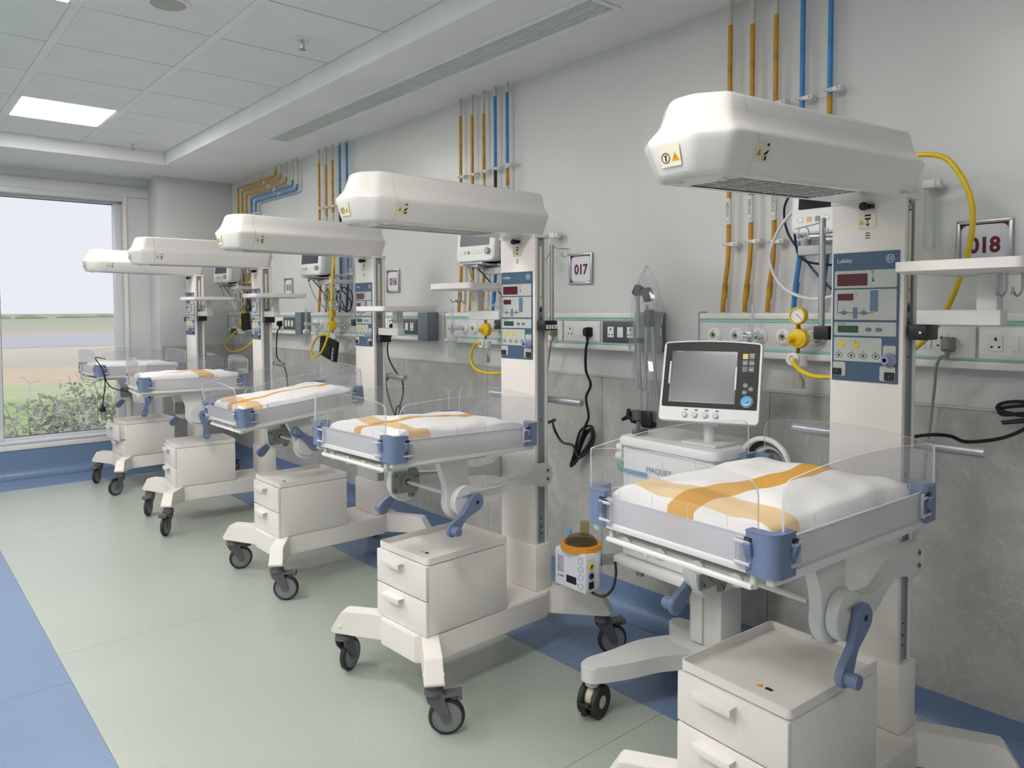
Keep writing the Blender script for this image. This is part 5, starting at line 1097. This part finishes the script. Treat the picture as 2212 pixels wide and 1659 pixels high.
b = MB()
for a0, a1 in ((-70, 100), (115, 280)):
    A = [math.radians(a0+(a1-a0)*k/14) for k in range(15)]; b.loft([[(.062+r_*math.cos(a), r_*math.sin(a), z) for (r_, z) in ((.066, .155), (.083, .155), (.084, .178), (.068, .180))] for a in A], closed=True)
b.build('collar', M_humo, H)
MB().lathe([(.064, .158), (.066, .180), (.064, .192), (.050, .206), (.020, .212), (.001, .212)], (.062, 0, 0), seg=28).build('water_chamber', M_smoke, H)
MB().lathe([(.019, .206), (.019, .262), (.0165, .262), (.0165, .206)], (.085, .0, 0), seg=20).build('chamber_port', clear_mat('amber_port', tint=(.9, .86, .7), gloss=.8, rough=.04, haze=.12, hazecol=(200, 190, 150)), H)
b = MB(); b.cyl((.03, .035, .203), (.03, .035, .218), .009, 0, seg=12); b.cyl((.03, .035, .216), (.03, .035, .232), .0105, 1, seg=14); b.build('fill_cap', [M_jar, M_skyb], H)
b = MB(); b.box((.155, -.050, .10), (.11, .006, .045), 0, .001, Matrix.Rotation(-.55, 3, 'Z')); b.box((.125, -.02, .10), (.05, .05, .05), 0, .004); b.build('mount_bracket', M_alu, H)
MB().tube(smooth([(.05, -.05, .004), (.055, -.085, -.010), (.075, -.12, -.012), (.10, -.14, .02), (.13, -.13, .07), (.16, -.10, .10)], 6), .0055, 0, 10).build('power_lead', M_black, H)
# ---- folded support arm wrapped in plastic
S = thing('bagged_support_arm', 'folded metal support arm wrapped in clear plastic film standing by the ventilator', 'support arm', Matrix.Translation((2.66, 2.15, 0)))
b = MB(); b.cyl((0, .03, 1.08), (-.005, .045, 1.60), .010, 0, seg=12); b.cyl((0, .0, 1.07), (0, -.005, 1.52), .008, 0, seg=12); b.cyl((.02, -.055, 1.05), (.01, -.02, 1.50), .007, 0, seg=12); b.build('arm_tube', M_alu, S)
for c_, d_, ax in (((0, .045, 1.585), (.04, .035, .05), .5), ((0, -.01, 1.565), (.04, .04, .06), -.4), ((0, -.02, 1.46), (.045, .035, .075), 0)): MB().box(c_, d_, 0, .008, Matrix.Rotation(ax, 3, 'X')).build('joint', M_castg, S)
MB().cyl((-.02, .03, 1.36), (.02, .02, 1.36), .012, 0, seg=10).build('joint', M_castg, S)
b = MB(); b.lathe([(.016, 0), (.016, .09), (.014, .09)], (0, .03, 1.05), seg=14); b.lathe([(.014, 0), (.014, .08), (.012, .08)], (0, .0, 1.05), seg=14); b.build('sleeve', M_cable, S)
b = MB(); b.box((-.02, .03, 1.015), (.05, .05, .06), 0, .01); b.box((-.02, -.035, 1.01), (.05, .06, .075), 0, .01)
for k in range(3): a = math.radians(90+120*k); b.cyl((-.045, .06, 1.015), (-.045, .06+.04*math.cos(a), 1.015+.035*math.sin(a)), .011, 0, .008, 10)
b.build('clamp_knob', M_black, S)
random.seed(12); rings = []
for k in range(19):
    z = 1.0+.69*k/18; base = .072-.012*abs(k-6)/12 if k < 14 else .066*(1-((k-13)/5.2)**2*.93); ring = []
    for j in range(18): a = 2*PI*j/18; r_ = base*(1+.20*math.sin(3*a+k*.7)+.13*math.sin(5*a-k*1.1)+random.uniform(-.10, .10)); ring.append((r_*.8*math.cos(a), -.005+r_*math.sin(a)+.006*math.sin(k*.9), z+random.uniform(-.006, .006)))
    rings.append(ring)
MB().loft(rings, 0, False, True).build('plastic_film', M_bag, S, ang=25)

# ================================================================== cords, coils, pouches
def cord(name, pts, r, m, lb, cat='cord', n=7, group=None): return tag(MB().tube(smooth(pts, n), r, 0, 8).build(name, m), lb, cat, group)
def plug(lb, x, y, z, m, pts=None, r=.0055, dirn=-1):
    t = thing('power_plug', lb, 'plug', Matrix.Translation((x, y, z)))
    b = MB(); L_ = lambda w_, h_, zz, rr_: [(zz, a, c) for a, c in rr(w_, h_, rr_, 3)]
    b.loft([L_(.040, .050, 0, .008), L_(.040, .050, -.014, .008), L_(.030, .040, -.034, .008), L_(.022, .030, -.040, .008)]); b.cyl((-.016, 0, -.022), (-.016, 0, -.050), .010, 0, .0055, 10); b.build('plug_body', m, t)
    if pts: MB().tube(smooth([(-.016, 0, -.048)]+[(p[0]-x, p[1]-y, p[2]-z) for p in pts], 7), r, 0, 8).build('lead', m, t)
    return t
def bundle(c, up, side, L, wd, n, seed):
    random.seed(seed); c, up, side = Vector(c), Vector(up).normalized(), Vector(side).normalized(); nrm = up.cross(side); p = []
    for k in range(n):
        l = L*(1+.10*random.uniform(-1, 1)); w_ = wd*(1.1+.6*random.uniform(-1, 1)); dn = nrm*.006*(k-n/2)
        p += [c-up*l*.5+dn, c-up*l*.2+side*w_*.22+dn, c+up*l*.25+side*w_*.5+dn, c+up*l*.5+dn, c+up*l*.25-side*w_*.5+dn, c-up*l*.2-side*w_*.22+dn]
    return p
plug('black plug with a bundled lead in the white socket plate next to plate 017', WF-.014, 2.610, 1.386, M_black,
     [(2.76, 2.612, 1.29), (2.775, 2.625, 1.19), (2.78, 2.597, 1.12), (2.78, 2.629, 1.05), (2.785, 2.616, .955), (2.785, 2.645, .89)]+bundle((2.80, 2.675, .79), (0, -.55, .83), (0, .83, .55), .25, .07, 4, 4)+[(2.79, 2.73, .79), (2.78, 2.80, .80), (2.76, 2.834, .858), (2.66, 2.75, .93), (2.45, 2.52, .98), (2.29, 2.45, .98)], .0068)
plug('grey plug and lead in the socket plate under plate 018', WF-.014, .957, 1.378, M_plugg, [(2.765, .975, 1.335), (2.766, .99, 1.295), (2.79, 1.0, 1.245), (2.81, 1.016, 1.141), (2.81, 1.03, 1.0), (2.82, 1.06, .8), (2.82, 1.2, .4), (2.82, 1.35, .14)], .005)
plug('grey plug in the socket plate partly behind the drip pole of the warmer', WF-.014, 2.862, 1.385, M_plugg, [(2.77, 2.875, 1.33), (2.78, 2.90, 1.25), (2.80, 2.95, 1.1)], .005)
plug('black plug in the socket plate behind the tilted warmer', WF-.014, 4.45, 1.386, M_black, [(2.75, 4.485, 1.275), (2.76, 4.499, 1.178), (2.76, 4.416, 1.086), (2.76, 4.329, 1.028), (2.76, 4.313, .934), (2.76, 4.36, .82)]+bundle((2.76, 4.375, .75), (0, 0, 1), (0, 1, 0), .20, .05, 2, 8)+[(2.74, 4.44, .85), (2.74, 4.50, .98), (2.72, 4.46, 1.05), (2.6, 4.2, 1.08), (2.38, 3.99, 1.02)])
plug('black plug in the socket plate beneath plate 015', WF-.014, 6.33, 1.386, M_black, [(2.76, 6.36, 1.30), (2.77, 6.40, 1.10), (2.77, 6.30, 1.04), (2.77, 6.22, .978), (2.77, 6.19, .90), (2.77, 6.15, .7), (2.7, 5.9, .6), (2.36, 5.52, .6)])
# lead with coil at the near end of the wall
cord('power_lead', [(2.33, .985, 1.07), (2.45, .99, 1.075), (2.60, 1.0, 1.077), (2.72, .98, 1.075), (2.78, .945, 1.068), (2.80, .905, 1.052), (2.80, .82, 1.071), (2.80, .765, 1.097), (2.80, .73, 1.125), (2.80, .70, 1.17), (2.80, .735, 1.20), (2.80, .80, 1.192), (2.80, .812, 1.170), (2.80, .75, 1.158), (2.80, .69, 1.172), (2.81, .72, 1.19), (2.81, .805, 1.175), (2.80, .80, 1.155), (2.80, .72, 1.165), (2.80, .66, 1.15), (2.80, .72, 1.143), (2.80, .802, 1.128), (2.81, .70, 1.155), (2.80, .62, 1.20), (2.785, .58, 1.27), (2.768, .57, 1.30), (2.768, .56, 1.352)], .0062, M_black, 'thick black lead coiled on the wall under plate 018')
t = thing('hanging_plug', 'black lead with plug hanging over the tray edge of the warmer closest to the window', 'cord', Matrix.Translation((1.376, 6.69, 1.115)))
MB().tube(smooth([(.10, .13, -.01), (.03, .04, .01), (0, 0, .004), (.045, -.02, -.085), (.06, -.025, -.20), (.045, -.025, -.31), (.038, -.025, -.37)], 7), .0045, 0, 8).build('lead', M_black, t)
MB().tube(smooth([(.05, -.02, -.10), (.08, -.02, -.20), (.14, -.02, -.25), (.30, -.03, -.29), (.42, -.02, -.30), (.46, .066, -.31)], 7), .0045, 0, 8).build('lead_branch', M_black, t)
b = MB(); b.box((.038, -.025, -.405), (.040, .030, .045), 0, .008); b.cyl((.018, -.025, -.405), (.0, -.025, -.405), .004, 0, seg=8); b.cyl((.038, -.025, -.36), (.038, -.025, -.385), .006, 0, .010, 10); b.build('plug_body', M_black, t)
def coil(c, r, n, m, seed, lb):
    random.seed(seed); pts = []
    for k in range(n*10):
        a = 2*PI*k/10; rr_ = r*(1+.16*math.sin(k*.37)+random.uniform(-.07, .07)); pts.append((c[0]+.028*math.sin(k*.5+seed)+random.uniform(-.006, .006), c[1]+rr_*math.cos(a)+.02*math.sin(k*.21), c[2]+rr_*math.sin(a)*1.05))
    return cord('cable_coil', pts, .0042, m, lb, 'cable', 3)
coil((2.64, 5.095, 1.593), .080, 7, M_cable, 2, 'grey coiled monitor cable hanging behind the yellow hose'); coil((2.73, 5.06, 1.58), .080, 3, M_black, 5, 'black coiled monitor cable hanging behind the yellow hose')
coil((2.64, 6.93, 1.593), .080, 6, M_cable, 7, 'grey coiled monitor cable above the small black pouch'); coil((2.73, 6.90, 1.58), .080, 3, M_black, 9, 'black coiled monitor cable above the small black pouch')
coil((2.74, 4.99, 1.245), .045, 3, M_cable, 13, 'small grey cable loop beside the black lettered pouch')
def pouch(M_, w_, h_, lb, txt):
    t = thing('cable_pouch', lb, 'pouch', M_); b = MB(); L_ = lambda a, c, z: [(x, y, z) for x, y in rr(a, c, .006, 3)]
    b.loft([L_(w_*.96, h_*.97, -.016), L_(w_, h_, -.010), L_(w_, h_, .010), L_(w_*.96, h_*.97, .016)]); b.build('pouch_body', mat('black_fabric', (20, 20, 22), .7), t)
    if txt:
        text('PHILIPS', .030, M_inkw, t, Matrix.Translation((w_*.36, -.02, .0168)) @ Matrix.Rotation(-PI/2, 4, 'Z'), bold=.0006)
        for k, w2 in ((0, .07), (1, .05), (2, .08)): MB().box((w_*.12-.022*k, -.015, .0166), (.004, w2, .0006)).build('print_line', M_inkg, t)
        MB().tube([(-w_*.32+.02*math.cos(a), .0+.02*math.sin(a), .016) for a in [2*PI*k/20 for k in range(20)]], .003, 0, 6, True).build('grommet', M_castg, t)
    return t
pouch(facing(2.644, 5.155, 1.215) @ Matrix.Rotation(-.22, 4, 'Z'), .25, .155, 'black fabric pouch with white lettering hanging from the panel', True)
pouch(facing(2.62, 6.72, 1.40) @ Matrix.Rotation(.10, 4, 'Z'), .145, .155, 'small plain black pouch hanging in front of the corner regulator', False)
MB().box((2.67, 7.16, 1.30), (.03, .07, .06), 0, .006).build('black_tag', M_rubber); tag(bpy.data.objects['black_tag'], 'dark grey card hanging beneath the corner flowmeter', 'tag')
# monitor leads
for bay, y in MON.items():
    if bay == 18:
        cord('monitor_lead', [(2.60, 1.42, 1.86), (2.64, 1.50, 1.80), (2.68, 1.56, 1.70), (2.70, 1.53, 1.60), (2.70, 1.44, 1.545), (2.68, 1.33, 1.54), (2.64, 1.2, 1.58)], .006, M_wirew, 'white lead looping out from behind the monitor above the ventilator')
        cord('monitor_lead', [(2.62, 1.44, 1.93), (2.66, 1.49, 1.88), (2.70, 1.50, 1.80), (2.72, 1.46, 1.72), (2.72, 1.38, 1.62), (2.70, 1.26, 1.52), (2.70, 1.1, 1.42)], .0045, mat('navy_lead', (34, 40, 84), .4), 'navy lead slanting down from the monitor above the ventilator')
        cord('monitor_lead', [(2.62, 1.43, 1.88), (2.70, 1.47, 1.80), (2.72, 1.45, 1.69), (2.70, 1.30, 1.655), (2.66, 1.12, 1.62)], .0045, M_black, 'black lead slanting down from the monitor above the ventilator')
    else:
        cord('monitor_lead', [(2.60, y+.10, 1.755), (2.62, y+.10, 1.68), (2.64, y+.04, 1.58), (2.66, y-.06, 1.52), (2.67, y-.16, 1.515)], .0045, M_cable, {17: 'grey lead drooping from the monitor near the narrow-striped mattress', 16: 'grey lead drooping from the monitor to the large cable coil', 15: 'grey lead drooping from the monitor in the pillar corner'}[bay])
        cord('monitor_lead', [(2.60, y+.02, 1.733), (2.63, y-.02, 1.68), (2.66, y-.09, 1.60), (2.68, y-.15, 1.56)], .004, M_black, {17: 'black lead drooping from the monitor near the narrow-striped mattress', 16: 'black lead drooping from the monitor to the large cable coil', 15: 'black lead drooping from the monitor in the pillar corner'}[bay])
# clear measuring tubes clipped to the wall behind the hoods
for y, z0, z1, lb in ((1.036, 1.70, 1.915, 'clear tube holder on the wall inside the loop of the yellow hose'), (2.895, 1.72, 1.885, 'clear wall tube holder behind the hood of the drip pole warmer')):
    t = thing('tube_holder', lb, 'holder', Matrix.Translation((W-.045, y, 0)))
    MB().lathe([(.016, z0), (.019, z0+.006), (.019, z1), (.0175, z1), (.0175, z0+.008)], seg=18).build('clear_tube', M_jar, t)
    b = MB(); b.box((0, 0, z1+.012), (.045, .045, .030), 0, .006); b.cyl((0, -.02, z1+.012), (0, -.035, z1+.012), .016, 0, seg=14); b.box((.025, 0, z1+.012), (.04, .025, .025), 0, .003); b.build('tube_clip', M_cream, t)
